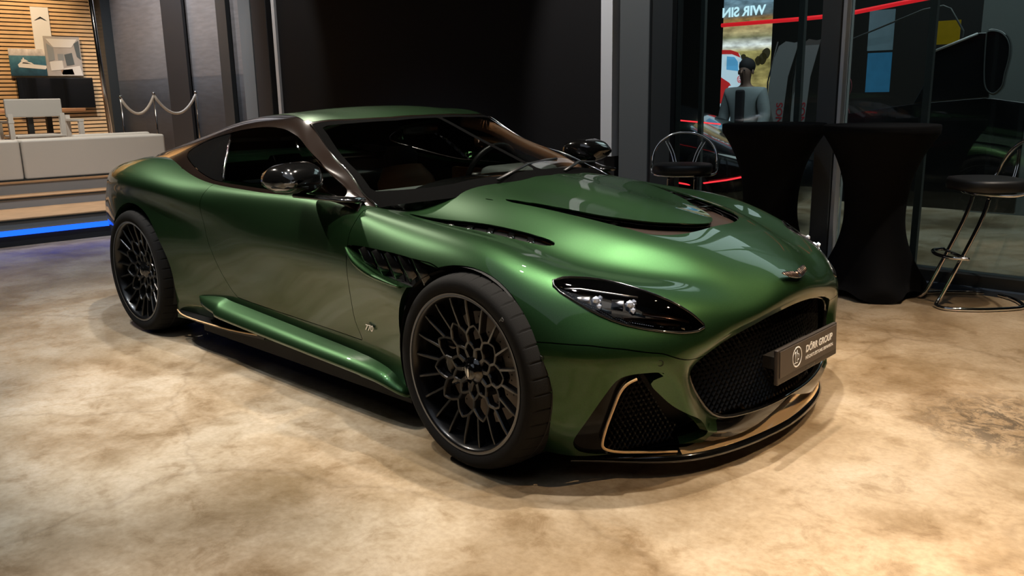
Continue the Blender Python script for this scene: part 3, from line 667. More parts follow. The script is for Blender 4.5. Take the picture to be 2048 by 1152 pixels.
# bonnet badge: wings
bc = Vector((.733, 0, .655)); bn = Vector((.62, 0, .78)).normalized(); bmx = frame(tuple(bc), (0, 1, 0), tuple(bn.cross(Vector((0, 1, 0)))))
wing = [(0, .010), (.018, .012), (.05, .020), (.078, .024), (.090, .022), (.084, .012), (.066, -.002), (.044, -.012), (.020, -.019), (0, -.021)]
full = wing+[(-x, y) for x, y in wing[::-1][1:-1]]
bd = shape('wings_badge', full, bmx, .004, M['black'], car)
for s_ in (-1, 1):
    for k in range(6):
        x0 = .012+k*.0125; tb('feather', [bmx @ Vector((s_*x0, -.017+k*.0028, .0045)), bmx @ Vector((s_*(x0+.012), .014+k*.0012, .0045))], (.0028, .0012), M['bronze'], bd, 6, flat=tuple(bn))
tb('badge_bar', [bmx @ Vector((-.012, 0, .005)), bmx @ Vector((.012, 0, .005))], (.006, .002), M['bronze'], bd, 8, flat=tuple(bn))
# number plate holder
pm = frame((.800, -.25, .300), (0, 1, 0), (-.04, 0, 1))
pl_ = ob('plate_holder', (lambda b: (box(b, 0, .50, 0, .128, -.016, 0, pm), b)[1])(bmesh.new()), M['platef'], car, bevel=.004)
bm = bmesh.new(); box(bm, .012, .488, .024, .122, 0, .003, pm); ob('plate', bm, M['plate'], pl_, bevel=.0015)
text('plate_lettering', 'DÖRR GROUP', .036, pm @ Matrix.Translation((.215, .073, .0034)), M['white'], pl_, .0004, shear=.15, bold=.0010)
text('plate_lettering', 'HÖCHSTLEISTUNG ERFAHREN.', .0175, pm @ Matrix.Translation((.215, .046, .0034)), M['white'], pl_, .0003, bold=.0002)
text('plate_lettering', 'DÖRR GROUP', .012, pm @ Matrix.Translation((.225, .007, .0006)), M['ring'], pl_, .0003)
tb('plate_emblem', [pm @ Vector((.145+.036*math.cos(a), .073+.036*math.sin(a), .0036)) for a in [k*math.pi/16 for k in range(32)]], (.0028, .0008), M['white'], pl_, 6, closed=True, flat=tuple(pm.to_3x3() @ Vector((0, 0, 1))))
for x0, y0, x1, y1 in ((.132, .095, .132, .052), (.122, .052, .150, .052), (.144, .100, .144, .060), (.144, .086, .158, .082), (.158, .082, .158, .064), (.158, .064, .144, .058), (.134, .093, .120, .088)):
    tb('plate_emblem', [pm @ Vector((x0, y0, .0036)), pm @ Vector((x1, y1, .0036))], (.0018, .0006), M['white'], pl_, 6, flat=tuple(pm.to_3x3() @ Vector((0, 0, 1))))
bm = bmesh.new(); box(bm, .70, .79, -.17, .17, .33, .375); ob('plate_bracket', bm, M['dark'], car)
# wipers
for P in (((-.50, -.30, .958), (-.60, .0, 1.0), (-.66, .28, 1.005)), ((-.50, .15, .962), (-.60, .38, .985), (-.69, .62, .965))):
    tb('wiper', P, (.009, .005), M['satin'], car, 8, flat=(.4, 0, 1))
# boot lip, tail lamp, exhaust side
tb('boot_spoiler', smooth_poly([(-3.56, -.62, .905), (-3.64, -.45, .935), (-3.68, -.2, .942), (-3.68, 0, .944), (-3.68, .2, .942), (-3.64, .45, .935), (-3.56, .62, .905)], 5, False), (.035, .012), M['green'], car, 10, flat=(0, 0, 1))
# ---------------------------------------------------------------- wheels
def wheel(name, cx, yf, sg, steer):
    w = bpy.data.objects.new(name, None); COL.objects.link(w); par(w, car); w.location = (cx, sg*yf, .36)
    w.location = (cx, sg*yf, .36)
    w.rotation_euler = (0, 0, steer if sg < 0 else steer)
    Wd = .27 if cx > -1 else .31
    def add(nm_, bm, ma, sm=True, parent=None):
        me = bpy.data.meshes.new(nm_); bmesh.ops.recalc_face_normals(bm, faces=bm.faces); bm.to_mesh(me); bm.free()
        if sm: me.shade_smooth()
        me.materials.append(ma); o = bpy.data.objects.new(nm_, me); COL.objects.link(o); o.parent = parent or w; return o
    s = -sg   # inward direction along y
    prof = [(.278, .006), (.284, -.004), (.292, -.010), (.305, -.015), (.322, -.017), (.336, -.012), (.344, -.003), (.350, .012), (.354, .03), (.3575, .055), (.3595, .08), (.360, Wd/2), (.3595, Wd-.08), (.355, Wd-.03), (.345, Wd-.01), (.30, Wd+.005), (.27, Wd-.01)]
    prof = [(r, d+.004) for r, d in prof]
    # refine so that the shoulder slots have room
    NA = 640
    def mod(j, k, r, d):
        if 7 <= j <= 10 and (k % 16) == 0: return r-.006, d
        if j == 11: return r, d
        return r, d
    bm = bmesh.new(); lathe(bm, prof, (0, 0, 0), NA, s=s, mod=mod); t = add('tyre', bm, M['rubber'])
    for dd in (.075, .135, .195):
        bm = bmesh.new(); lathe(bm, [(.3605, dd-.004), (.3612, dd), (.3605, dd+.004)], (0, 0, 0), 96, s=s); add('tread_groove', bm, M['dark'], parent=t)
    bm = bmesh.new(); lathe(bm, [(.286, -.003), (.2835, -.007), (.279, -.007), (.275, -.001), (.2715, .004), (.268, .02), (.262, .04), (.258, .10), (.262, Wd-.02)], (0, 0, 0), 128, s=s); b_ = add('rim_barrel', bm, M['rim'])
    bm = bmesh.new(); lathe(bm, [(.2905, -.0085), (.286, -.0075), (.2835, -.008), (.281, -.009)], (0, 0, 0), 128, s=s); add('rim_edge', bm, M['ring'], parent=b_)
    dep = lambda r: .012+.040*math.cos(min(1, r/.26)*math.pi/2)**1.2
    def nd(r, a): return Vector((r*math.cos(a), s*dep(r), r*math.sin(a)))
    def bar(bm, r0, a0, r1, a1, w0, w1, th=.024, n=2):
        P = [nd(r0+(r1-r0)*i/n, a0+(a1-a0)*i/n) for i in range(n+1)]; prev = None
        for i, p in enumerate(P):
            t_ = (P[min(i+1, n)]-P[max(i-1, 0)]).normalized(); sd_ = t_.cross(Vector((0, 1, 0))).normalized()
            wv = w0+(w1-w0)*i/n; f = Vector((0, -s*.0, 0))
            ring_ = [bm.verts.new(q) for q in (p+sd_*wv*.32-Vector((0, s*.004, 0)), p+sd_*wv*.5, p+sd_*wv*.5+Vector((0, s*th, 0)), p-sd_*wv*.5+Vector((0, s*th, 0)), p-sd_*wv*.5, p-sd_*wv*.32-Vector((0, s*.004, 0)))]
            if prev:
                for k in range(6): bm.faces.new((prev[k], prev[(k+1) % 6], ring_[(k+1) % 6], ring_[k]))
            prev = ring_
    NS = 10; st = 2*math.pi/NS
    for k in range(NS):
        a = k*st+.1; h = st/2
        bm = bmesh.new()
        bar(bm, .035, a, .082, a, .024, .018); bar(bm, .082, a, .108, a+h, .014, .013); bar(bm, .082, a, .108, a-h, .014, .013)
        bar(bm, .108, a+h, .138, a+h, .014, .013)
        bar(bm, .138, a+h, .165, a+h*1.5, .013, .012); bar(bm, .138, a+h, .165, a+h*.5, .013, .012)
        bar(bm, .165, a+h*.5, .182, a, .011, .010); bar(bm, .165, a-h*.5, .182, a, .011, .010)
        bar(bm, .165, a+h*.5, .270, a+h*.52, .012, .010, n=4); bar(bm, .165, a-h*.5, .270, a-h*.52, .012, .010, n=4)
        add('spoke', bm, M['rim'], sm=False, parent=b_)
    bm = bmesh.new(); lathe(bm, [(.0001, -.004), (.026, -.004), (.030, 0), (.034, .008), (.050, .012), (.052, .04)], (0, s*.030, 0), 40, s=s); hb_ = add('hub_cap', bm, M['black'])
    bm = bmesh.new(); bmesh.ops.create_icosphere(bm, subdivisions=2, radius=1, matrix=Matrix.Translation((0, s*.024, 0)) @ Matrix.Diagonal((.005, .0016, .021, 1))); 
    o = add('hub_emblem', bm, M['chrome'], parent=hb_)
    bm = bmesh.new(); lathe(bm, [(.10, .0), (.205, .0), (.205, .03), (.10, .03), (.10, 0)], (0, s*.11, 0), 96, s=s); dk = add('brake_disc', bm, M['disc'], sm=False)
    if sg < 0 and cx > -1:
        a_ = math.radians(47); tx_ = text('tyre_lettering', 'P', .030, Matrix.Translation((.3165*math.cos(a_), -.0195, .3165*math.sin(a_))) @ Matrix.Rotation(math.pi/2, 4, 'X') @ Matrix.Rotation(a_-math.pi/2, 4, 'Z'), M['ring'], None, .0006, align='CENTER'); tx_.parent = t
    bm = bmesh.new(); lathe(bm, [(.0001, -.02), (.098, -.02), (.105, .0), (.105, .03)], (0, s*.11, 0), 48, s=s); add('disc_bell', bm, M['dark'], parent=dk)
    bm = bmesh.new()
    for k in range(40):
        a = k*2*math.pi/40; r = (.135, .16, .185)[k % 3]; lathe(bm, [(.0001, -.0004), (.0035, -.0004)], (r*math.cos(a), s*.11, r*math.sin(a)), 8, s=s)
    add('drill_holes', bm, M['dark'], sm=False, parent=dk)['kind'] = 'stuff'
    bm = bmesh.new()
    Pc = [(.165*math.cos(a), s*.10, .165*math.sin(a)) for a in [math.radians(150+i*8) for i in range(9)]]
    tube(bm, Pc, (.05, .045), 10, flat=(0, 1, 0)); add('brake_caliper', bm, M['black'])
    bm = bmesh.new(); lathe(bm, [(.0001, .16), (.258, .16)], (0, 0, 0), 48, s=s); add('inner_cover', bm, M['dark'])
    return w
STE = -.038
wheel('front_wheel', -.018, .995, -1, STE); wheel('front_wheel', -.018, .995, 1, STE)
wheel('rear_wheel', -2.805, .937, -1, 0); wheel('rear_wheel', -2.805, .937, 1, 0)
# wheel housings
for cx, cz, r, y1 in ((-.045, .36, .385, .97), (-2.78, .375, .39, .93)):
    for sg in (-1, 1):
        bm = bmesh.new(); A = [math.radians(a) for a in range(-25, 206, 6)]; w_ = []
        for a in A:
            rr = [(r-.012, y1-.02), (r+.010, y1-.10), (r+.02, .55), (.05, .54)]
            w_.append([bm.verts.new((cx+q*math.cos(a), sg*y, cz+q*math.sin(a))) for q, y in rr])
        for p_, q_ in zip(w_, w_[1:]):
            for j in range(3): bm.faces.new((p_[j], p_[j+1], q_[j+1], q_[j]))
        ob('wheel_housing', bm, M['dark'], car, smooth=True)
bx('underbody', -3.5, .35, -.55, .55, .11, .16, M['dark'], car)
# ---------------------------------------------------------------- room
def struct(o): o['kind'] = 'structure'; return o
def floor_mat():
    m, nt, b = nm('polished_concrete'); L = nt.links
    tc = nt.nodes.new('ShaderNodeTexCoord')
    def noise(sc, det, dist=0, rough=.55):
        n = nt.nodes.new('ShaderNodeTexNoise'); n.inputs['Scale'].default_value = sc; n.inputs['Detail'].default_value = det; n.inputs['Distortion'].default_value = dist; n.inputs['Roughness'].default_value = rough
        L.new(tc.outputs['Object'], n.inputs['Vector']); return n
    def ramp(src, stops):
        r = nt.nodes.new('ShaderNodeValToRGB'); e = r.color_ramp.elements
        while len(e) > 1: e.remove(e[-1])
        e[0].position = stops[0][0]; e[0].color = (*stops[0][1], 1)
        for p_, c in stops[1:]: q = e.new(p_); q.color = (*c, 1)
        L.new(src, r.inputs[0]); return r
    n1 = noise(1.35, 10, .25, .60); n2 = noise(6.5, 12, .5, .72); n3 = noise(45, 6)
    base = ramp(n1.outputs['Fac'], [(.32, (.22, .155, .085)), (.44, (.33, .25, .16)), (.53, (.44, .355, .25)), (.68, (.52, .44, .335))])
    mot = ramp(n2.outputs['Fac'], [(.36, (.62, .55, .46)), (.46, (.88, .85, .80)), (.58, (1.0, 1.0, 1.0))])
    mx = nt.nodes.new('ShaderNodeMix'); mx.data_type = 'RGBA'; mx.blend_type = 'MULTIPLY'; mx.inputs['Factor'].default_value = .85
    L.new(base.outputs[0], mx.inputs['A']); L.new(mot.outputs[0], mx.inputs['B'])
    fine = ramp(n3.outputs['Fac'], [(.35, (.80, .78, .74)), (.6, (1, 1, 1))])
    m2 = nt.nodes.new('ShaderNodeMix'); m2.data_type = 'RGBA'; m2.blend_type = 'MULTIPLY'; m2.inputs['Factor'].default_value = .7
    L.new(mx.outputs['Result'], m2.inputs['A']); L.new(fine.outputs[0], m2.inputs['B'])
    # scratches and cracks
    vo = nt.nodes.new('ShaderNodeTexVoronoi'); vo.feature = 'DISTANCE_TO_EDGE'; vo.inputs['Scale'].default_value = .35
    wn = noise(2.2, 4); va = nt.nodes.new('ShaderNodeVectorMath'); va.operation = 'ADD'; sc = nt.nodes.new('ShaderNodeVectorMath'); sc.operation = 'SCALE'; sc.inputs[3].default_value = .35
    L.new(wn.outputs['Color'], sc.inputs[0]); L.new(tc.outputs['Object'], va.inputs[0]); L.new(sc.outputs[0], va.inputs[1]); L.new(va.outputs[0], vo.inputs['Vector'])
    cr = ramp(vo.outputs['Distance'], [(0, (.45, .40, .34)), (.006, (1, 1, 1))])
    m3 = nt.nodes.new('ShaderNodeMix'); m3.data_type = 'RGBA'; m3.blend_type = 'MULTIPLY'; m3.inputs['Factor'].default_value = .35
    L.new(m2.outputs['Result'], m3.inputs['A']); L.new(cr.outputs[0], m3.inputs['B'])
    # one dark worn patch by the front corner
    mp = nt.nodes.new('ShaderNodeMapping'); mp.inputs['Location'].default_value = (-1.36, -.72, 0); mp.inputs['Scale'].default_value = (1, 1, 1); mp.vector_type = 'POINT'
    L.new(tc.outputs['Object'], mp.inputs['Vector'])
    ln = nt.nodes.new('ShaderNodeVectorMath'); ln.operation = 'LENGTH'; L.new(mp.outputs[0], ln.inputs[0])
    r4 = ramp(ln.outputs['Value'], [(.16, (1, 1, 1)), (.46, (0, 0, 0))]); n5 = noise(9, 8, 1.5, .8); r5 = ramp(n5.outputs['Fac'], [(.46, (0, 0, 0)), (.56, (1, 1, 1))])
    mm = nt.nodes.new('ShaderNodeMath'); mm.operation = 'MULTIPLY'; L.new(r4.outputs[0], mm.inputs[0]); L.new(r5.outputs[0], mm.inputs[1])
    mm2 = nt.nodes.new('ShaderNodeMath'); mm2.operation = 'MULTIPLY'; mm2.inputs[1].default_value = .75; L.new(mm.outputs[0], mm2.inputs[0])
    m4 = nt.nodes.new('ShaderNodeMix'); m4.data_type = 'RGBA'; m4.inputs['B'].default_value = (.05, .04, .03, 1)
    L.new(mm2.outputs[0], m4.inputs['Factor']); L.new(m3.outputs['Result'], m4.inputs['A']); L.new(m4.outputs['Result'], b.inputs['Base Color'])
    rr = nt.nodes.new('ShaderNodeMapRange'); rr.inputs['To Min'].default_value = .22; rr.inputs['To Max'].default_value = .50; L.new(n2.outputs['Fac'], rr.inputs['Value']); L.new(rr.outputs[0], b.inputs['Roughness'])
    bp = nt.nodes.new('ShaderNodeBump'); bp.inputs['Strength'].default_value = .12; bp.inputs['Distance'].default_value = .004; L.new(n3.outputs['Fac'], bp.inputs['Height']); L.new(bp.outputs[0], b.inputs['Normal'])
    b.inputs['Specular IOR Level'].default_value = .4
    return m
FM = floor_mat()
E_ = dict(
 wallk=mat('black_wall', (.012, .012, .013), .6), grey=mat('grey_steel', (.105, .115, .118), .5), dgrey=mat('dark_steel', (.022, .026, .028), .4),
 screen=mat('led_screen_off', (.011, .0105, .011), .8, spec=.2), alu=mat('aluminium_strip', (.70, .71, .73), .45),
 wood=mat('slat_wood', (.74, .50, .27), .5, var=.25, vscale=6), step=mat('step_wood', (.50, .31, .17), .5, var=.3, vscale=7),
 stepg=mat('step_riser_grey', (.26, .27, .28), .6), leather=mat('white_leather', (.60, .59, .56), .5, bump=.2, bscale=60),
 cloth=mat('black_spandex', (.0028, .0028, .0034), .85, spec=.15, bump=.2, bscale=400), seatk=mat('black_seat', (.010, .010, .010), .45),
 glasst=glass('shop_glass', (.80, .85, .86)), led=mat('blue_led', (.0, .03, .4), .5, emit=(.008, .10, 1), es=2.0),
 whitem=mat('white_frame', (.72, .70, .66), .45), rope=mat('rope', (.55, .50, .44), .8, bump=.5, bscale=120), post=mat('post_steel', (.45, .45, .46), .2, metal=1),
 table=mat('table_wood', (.55, .26, .12), .4, var=.2), skirting=mat('blue_kerb', (.05, .07, .10), .3),
)
struct(bx('floor', -16, 8, -9, 14, -.1, 0, FM))
struct(bx('ceiling', -16, 8, -9, 14, 5.4, 5.5, E_['wallk']))
struct(bx('wall_right', 8, 8.1, -9, 14, 0, 5.5, E_['wallk']))
struct(bx('wall_behind', -16, 8, -9.1, -9, 0, 5.5, E_['wallk']))
struct(bx('wall_left', -13.0, -12.9, -9, 4.4, 0, 5.5, E_['wallk']))
struct(bx('wall_far', -16, 8, 13.9, 14, 0, 5.5, E_['wallk']))
# back wall along y = 3.1: dark partition behind the LED screen
struct(bx('wall_back', -7.75, -2.36, 3.2, 3.4, 0, 5.4, E_['wallk']))
sc_ = tag(bx('led_wall', -7.56, -2.52, 3.10, 3.16, .775, 3.9, E_['screen']), 'large switched-off black screen wall behind the coupe', 'screen')
for x0, x1 in ((-7.63, -7.565), (-2.515, -2.395)):
    bx('frame_strip', x0, x1, 3.07, 3.17, .775, 3.9, E_['alu'], sc_)
bx('wall_back_plinth', -7.7, -2.4, 3.12, 3.2, 0, .775, E_['wallk'])
bpy.data.objects['wall_back_plinth'].name = 'baseboard_back'; struct(bpy.data.objects['baseboard_back'])
def column(name_, x0, x1, y0, y1, ma, lab):
    return tag(bx(name_, x0, x1, y0, y1, 0, 5.4, ma, bevel=.01), lab, 'column')
struct(column('trim_1', -2.33, -2.03, 3.08, 3.4, E_['grey'], ''))
struct(column('trim_2', -8.13, -7.78, 3.08, 3.4, E_['wallk'], ''))
for k in ('trim_1', 'trim_2'):
    o = bpy.data.objects[k]; del o['label']; del o['category']
# glass front: frames and panes along y = 3.12
struct(bx('trim_3', -1.99, -1.80, 3.06, 3.22, 0, 5.4, E_['dgrey'], bevel=.006))
struct(bx('trim_4', -.575, -.44, 3.05, 3.20, 0, 5.4, E_['grey'], bevel=.006))
struct(bx('trim_8', -.43, -.405, 3.06, 3.19, 0, 5.4, E_['alu']))
struct(bx('baseboard_front', -1.8, 8, 3.06, 3.22, 0, .11, E_['dgrey']))
struct(bx('baseboard_kerb', -1.8, 8, 3.0, 3.06, 0, .035, E_['skirting']))
for n_, (x0, x1) in enumerate(((-1.80, -.58), (-.40, 3.2), (3.25, 8))):
    w = struct(bx('window_%d' % (n_+1), x0, x1, 3.125, 3.137, .11, 5.4, E_['glasst']))
struct(bx('trim_9', 3.2, 3.25, 3.06, 3.2, 0, 5.4, E_['dgrey']))
# thin poles and structure in the hall beyond the glass
for (x, y, r) in ((-1.66, 3.30, .018), (-.83, 3.30, .022), (.085, 3.30, .022)):
    tag(bx('steel_post', x-r, x+r, y-r, y+r, 0, 5.4, E_['grey']), {-1.66: 'thin grey steel post left of the mirrored picture screen', -.83: 'thin grey steel post above the left bar table', .085: 'thin grey steel post above the right bar table'}[x], 'post')
# ---------------------------------------------------------------- stage at the left
A = Vector((-6.70, 0, 0)); ux = Vector((.088, .996, 0)); nn = Vector((-.996, .088, 0))
ang = math.atan2(nn.y, nn.x)
SM = Matrix.Translation((-6.70, .03, 0)) @ Matrix(((nn.x, ux.x, 0, 0), (nn.y, ux.y, 0, 0), (0, 0, 1, 0), (0, 0, 0, 1)))
def sbox(name_, d0, d1, s0, s1, z0, z1, ma, parent=None, bevel=0):
    bm = bmesh.new(); box(bm, d0, d1, s0, s1, z0, z1, SM); return ob(name_, bm, ma, parent, bevel=bevel)
S0, S1 = -1.5, 3.0
stg = thing('stage', 'grey raised stage with wood-edged steps and a blue light strip', 'stage', (-7.5, 0, 0))
sbox('riser', .02, .9, S0, S1, 0, .10, E_['dgrey'], stg)
sbox('light_strip', .0, .9, S0, S1, .103, .153, E_['led'], stg)
sbox('riser', .0, .9, S0, S1, .155, .232, E_['stepg'], stg)
sbox('nosing', -.01, .9, S0, S1, .234, .250, E_['dgrey'], stg)
sbox('tread', -.01, .90, S0, S1, .251, .262, E_['step'], stg)
sbox('riser', .90, 1.2, S0, S1, .262, .350, E_['stepg'], stg)
sbox('nosing', .89, 1.2, S0, S1, .352, .366, E_['dgrey'], stg)
sbox('tread', .89, 1.2, S0, S1, .367, .376, E_['step'], stg)
sbox('riser', 1.2, 5.6, S0, S1, .376, .488, E_['stepg'], stg)
sbox('tread', 1.19, 5.6, S0, S1, .489, .508, E_['step'], stg)
# white leather bench backs on the stage
so = thing('sofa', 'white leather sofa back standing on the stage edge', 'sofa', (-7.9, -.3, .508))
sbox('back_panel', 1.24, 1.62, -1.45, -.02, .509, .935, E_['leather'], so, bevel=.03)
sbox('back_panel', 1.24, 1.62, -.01, 1.50, .509, .935, E_['leather'], so, bevel=.03)
sbox('base_strip', 1.235, 1.6, -1.45, 1.5, .509, .522, E_['dgrey'], so)
tag(sbox('pouffe', 1.64, 1.76, .62, 1.48, .509, .955, E_['leather'], bevel=.03), 'low white leather block behind the right end of the sofa', 'pouffe')
# slatted wooden wall (x = -12.8), seen above the sofa
sl = thing('slat_wall', 'warm wooden slat wall behind the yacht posters', 'wall panel', (-12.8, 1.2, .5))
bx('backing', -12.88, -12.84, -1.2, 3.18, .5, 3.6, E_['wallk'], sl)
z = .60; base_me = None
while z < 3.5:
    o = bx('slat', -12.84, -12.80, -1.2, 3.15, z, z+.043, E_['wood'], sl); z += .0605
struct(bx('trim_5', -12.85, -12.56, 3.0, 3.75, 0, 5.4, E_['dgrey']))
def flatmat(name_, node_fn, emit=0):
    m, nt, b = nm(name_); tc = nt.nodes.new('ShaderNodeTexCoord'); b.inputs['Roughness'].default_value = .4
    c = node_fn(nt, tc); nt.links.new(c, b.inputs['Base Color'])
    if emit: nt.links.new(c, b.inputs['Emission Color']); b.inputs['Emission Strength'].default_value = emit
    return m
def ramp_z(stops, noise_sc=0, namt=0, stretch=(1, 1, 1)):
    def f(nt, tc):
        sp_ = nt.nodes.new('ShaderNodeSeparateXYZ'); nt.links.new(tc.outputs['Generated'], sp_.inputs[0])
        r = nt.nodes.new('ShaderNodeValToRGB'); e = r.color_ramp.elements
        while len(e) > 1: e.remove(e[-1])
        e[0].position = stops[0][0]; e[0].color = (*stops[0][1], 1)
        for p_, c in stops[1:]: q = e.new(p_); q.color = (*c, 1)
        nt.links.new(sp_.outputs[2], r.inputs[0])
        if not noise_sc: return r.outputs[0]
        mp = nt.nodes.new('ShaderNodeMapping'); mp.inputs['Scale'].default_value = stretch; nt.links.new(tc.outputs['Object'], mp.inputs[0])
        n = nt.nodes.new('ShaderNodeTexNoise'); n.inputs['Scale'].default_value = noise_sc; n.inputs['Detail'].default_value = 6; nt.links.new(mp.outputs[0], n.inputs['Vector'])
        mr = nt.nodes.new('ShaderNodeMapRange'); mr.inputs['From Min'].default_value = .3; mr.inputs['From Max'].default_value = .7; mr.inputs['To Min'].default_value = 1-namt; mr.inputs['To Max'].default_value = 1+namt; nt.links.new(n.outputs['Fac'], mr.inputs[0])
        mx = nt.nodes.new('ShaderNodeMix'); mx.data_type = 'RGBA'; mx.blend_type = 'MULTIPLY'; mx.inputs['Factor'].default_value = 1
        nt.links.new(r.outputs[0], mx.inputs['A']); nt.links.new(mr.outputs[0], mx.inputs['B']); return mx.outputs['Result']
    return f
# posters: flat prints with simple shapes for the picture
ban = tag(bx('logo_banner', -12.79, -12.775, 2.02, 2.28, 1.75, 2.77, M['white']), 'tall white banner with a dark chevron above the posters', 'banner')
for s_ in (-1, 1):
    shape('chevron', [(0, 0), (.095, -.035), (0, .028)], Matrix.Translation((-12.772, 2.15, 2.60)) @ Matrix(((0, 0, 1, 0), (s_, 0, 0, 0), (0, 1, 0, 0), (0, 0, 0, 1))), .002, E_['dgrey'], ban)
yp = tag(bx('yacht_poster', -12.77, -12.755, 1.62, 2.17, 1.727, 2.135, flatmat('sea_print', ramp_z([(0, (.02, .06, .10)), (.45, (.05, .16, .24)), (.74, (.10, .26, .34)), (.76, (.60, .56, .55)), (1, (.80, .76, .74))], 12, .25))), 'poster of a white motor yacht on a blue sea', 'poster')
PM = Matrix.Translation((-12.753, 1.62, 1.727)) @ Matrix(((0, 0, 1, 0), (1, 0, 0, 0), (0, 1, 0, 0), (0, 0, 0, 1)))
shape('yacht_hull', [(.12, .13), (.50, .10), (.54, .155), (.34, .175), (.30, .205), (.22, .215), (.17, .225), (.14, .195), (.11, .17)], PM, .002, M['white'], yp)
shape('yacht_cabin', [(.17, .22), (.27, .215), (.23, .245), (.21, .25), (.205, .275), (.19, .275), (.185, .25), (.16, .24)], PM, .002, M['white'], yp)
shape('yacht_window', [(.17, .19), (.30, .18), (.24, .20), (.19, .205)], PM @ Matrix.Translation((0, 0, .002)), .002, E_['dgrey'], yp)
ip_ = tag(bx('cabin_poster', -12.752, -12.740, 2.14, 2.68, 1.727, 2.335, mat('cabin_print', (.42, .39, .37), .5, var=.3, vscale=5)), 'poster of a bright yacht cabin interior with seats', 'poster')
PM = Matrix.Translation((-12.738, 2.14, 1.727)) @ Matrix(((0, 0, 1, 0), (1, 0, 0, 0), (0, 1, 0, 0), (0, 0, 0, 1)))
lt = mat('print_light', (.72, .70, .67), .5); mdk = mat('print_dark', (.10, .12, .13), .5); mgr = mat('print_grey', (.28, .30, .31), .5); mbr = mat('print_brown', (.35, .22, .14), .5)
for nme, pts, ma in (('ceiling_print', [(.03, .57), (.50, .57), (.40, .44), (.13, .44)], lt), ('window_print', [(.44, .50), (.52, .55), (.53, .25), (.47, .30)], mdk), ('wall_print', [(.03, .50), (.13, .43), (.13, .25), (.04, .22)], mgr),
                     ('sofa_print', [(.05, .22), (.24, .24), (.25, .10), (.06, .08)], lt), ('chair_print', [(.28, .33), (.40, .36), (.42, .18), (.30, .16)], mdk), ('chair_print', [(.18, .34), (.27, .34), (.27, .24), (.18, .24)], mgr),
                     ('floor_print', [(.25, .12), (.50, .16), (.53, .01), (.20, .01)], lt), ('table_print', [(.20, .09), (.38, .11), (.40, .02), (.22, .02)], mbr)):
    shape(nme, pts, PM, .0015, ma, ip_)
tag(bx('television', -12.78, -12.70, 1.66, 2.80, 1.22, 1.70, M['black'], bevel=.01), 'dark glossy television below the yacht posters', 'television')
tb_ = thing('dining_table', 'wooden-topped table in front of the slat wall', 'table', (-9.3, .2, .508))
bx('table_top', -9.75, -8.95, -1.2, 1.22, 1.205, 1.245, E_['table'], tb_, bevel=.008)
for (x, y) in ((-9.6, 1.0), (-9.1, .62), (-9.6, -.9), (-9.1, -.9)):
    bx('leg', x-.03, x+.03, y-.03, y+.03, .508, 1.205, E_['dgrey'], tb_)
ch = thing('white_chair', 'white-framed chair with a pale sling back at the table', 'chair', (-8.75, .55, .508))
bx('seat', -8.95, -8.5, .28, .80, .93, .96, E_['whitem'], ch, bevel=.01)
bx('backrest', -8.55, -8.51, .20, .79, 1.16, 1.36, E_['leather'], ch, bevel=.012)
for (x, y) in ((-8.53, .24), (-8.53, .78), (-8.93, .24), (-8.93, .98)):
    bx('leg', x-.025, x+.025, y-.025, y+.025, .508, 1.17 if y > .9 else (1.20 if x > -8.8 else 1.12), E_['whitem'], ch)
for y in (.24, .98): bx('armrest', -8.95, -8.5, y-.03, y+.03, 1.10, 1.125, E_['whitem'], ch)
bx('leg', -8.555, -8.505, .955, 1.005, .508, 1.10, E_['whitem'], ch)
# stanchions with ropes in front of the sea mural
SPs = [(-8.66, 1.53, 1.36), (-8.66, 1.945, 1.395), (-8.66, 2.50, 1.40)]
labs = ('steel rope post, leftmost of the three by the sea mural', 'steel rope post in the middle of the two rope spans', 'steel rope post nearest the coupe roof, rightmost of three')
for (x, y, z), lb in zip(SPs, labs):
    t = thing('rope_post', lb, 'post', (x, y, .508))
    tb('pole', [(x, y, .508), (x, y, z)], .011, E_['post'], t); bm = bmesh.new(); lathe(bm, [(.001, .02), (.10, .012), (.13, 0), (.13, -.005)], (x, y, .512), 24, axis='z'); ob('base', bm, E_['post'], t, smooth=True)
    bm = bmesh.new(); bmesh.ops.create_icosphere(bm, subdivisions=2, radius=.02, matrix=Matrix.Translation((x, y, z+.01))); ob('finial', bm, E_['post'], t, smooth=True)
for i, lb in enumerate(('pale sagging rope, left of the two spans', 'pale sagging rope, right of the two spans')):
    a, b_ = Vector(SPs[i]), Vector(SPs[i+1]); P = []
    for k in range(17):
        u_ = k/16; q = a.lerp(b_, u_); q.z -= (.20 if i == 0 else .23)*4*u_*(1-u_)+.015; P.append(q)
    tag(tb('barrier_rope', P, .017, E_['rope']), lb, 'rope')
# sea mural and dark columns
mu = tag(bx('sea_mural', -12.55, -8.14, 3.15, 3.18, .512, 4.4, flatmat('mural_print', ramp_z([(0, (.012, .014, .018)), (.20, (.045, .05, .056)), (.283, (.085, .09, .098)), (.290, (.07, .07, .075)), (.2935, (.125, .12, .12)), (.45, (.155, .145, .14)), (1, (.11, .10, .10))], 3.5, .16, (1, 1, 7)))), 'grey wall print of a calm sea and horizon behind the rope posts', 'mural')
struct(bx('trim_6', -10.62, -9.98, 3.08, 3.12, 0, 5.4, E_['wallk']))
struct(bx('trim_7', -9.02, -8.76, 3.08, 3.14, 0, 5.4, E_['dgrey']))
struct(bx('trim_10', -8.44, -8.15, 3.08, 3.14, 0, 5.4, E_['grey']))
tag(tb('ceiling_pole', [(-9.0, 1.51, .508), (-9.0, 1.43, 3.2)], .028, E_['post']), 'slanting polished steel pole beside the slat wall', 'pole')
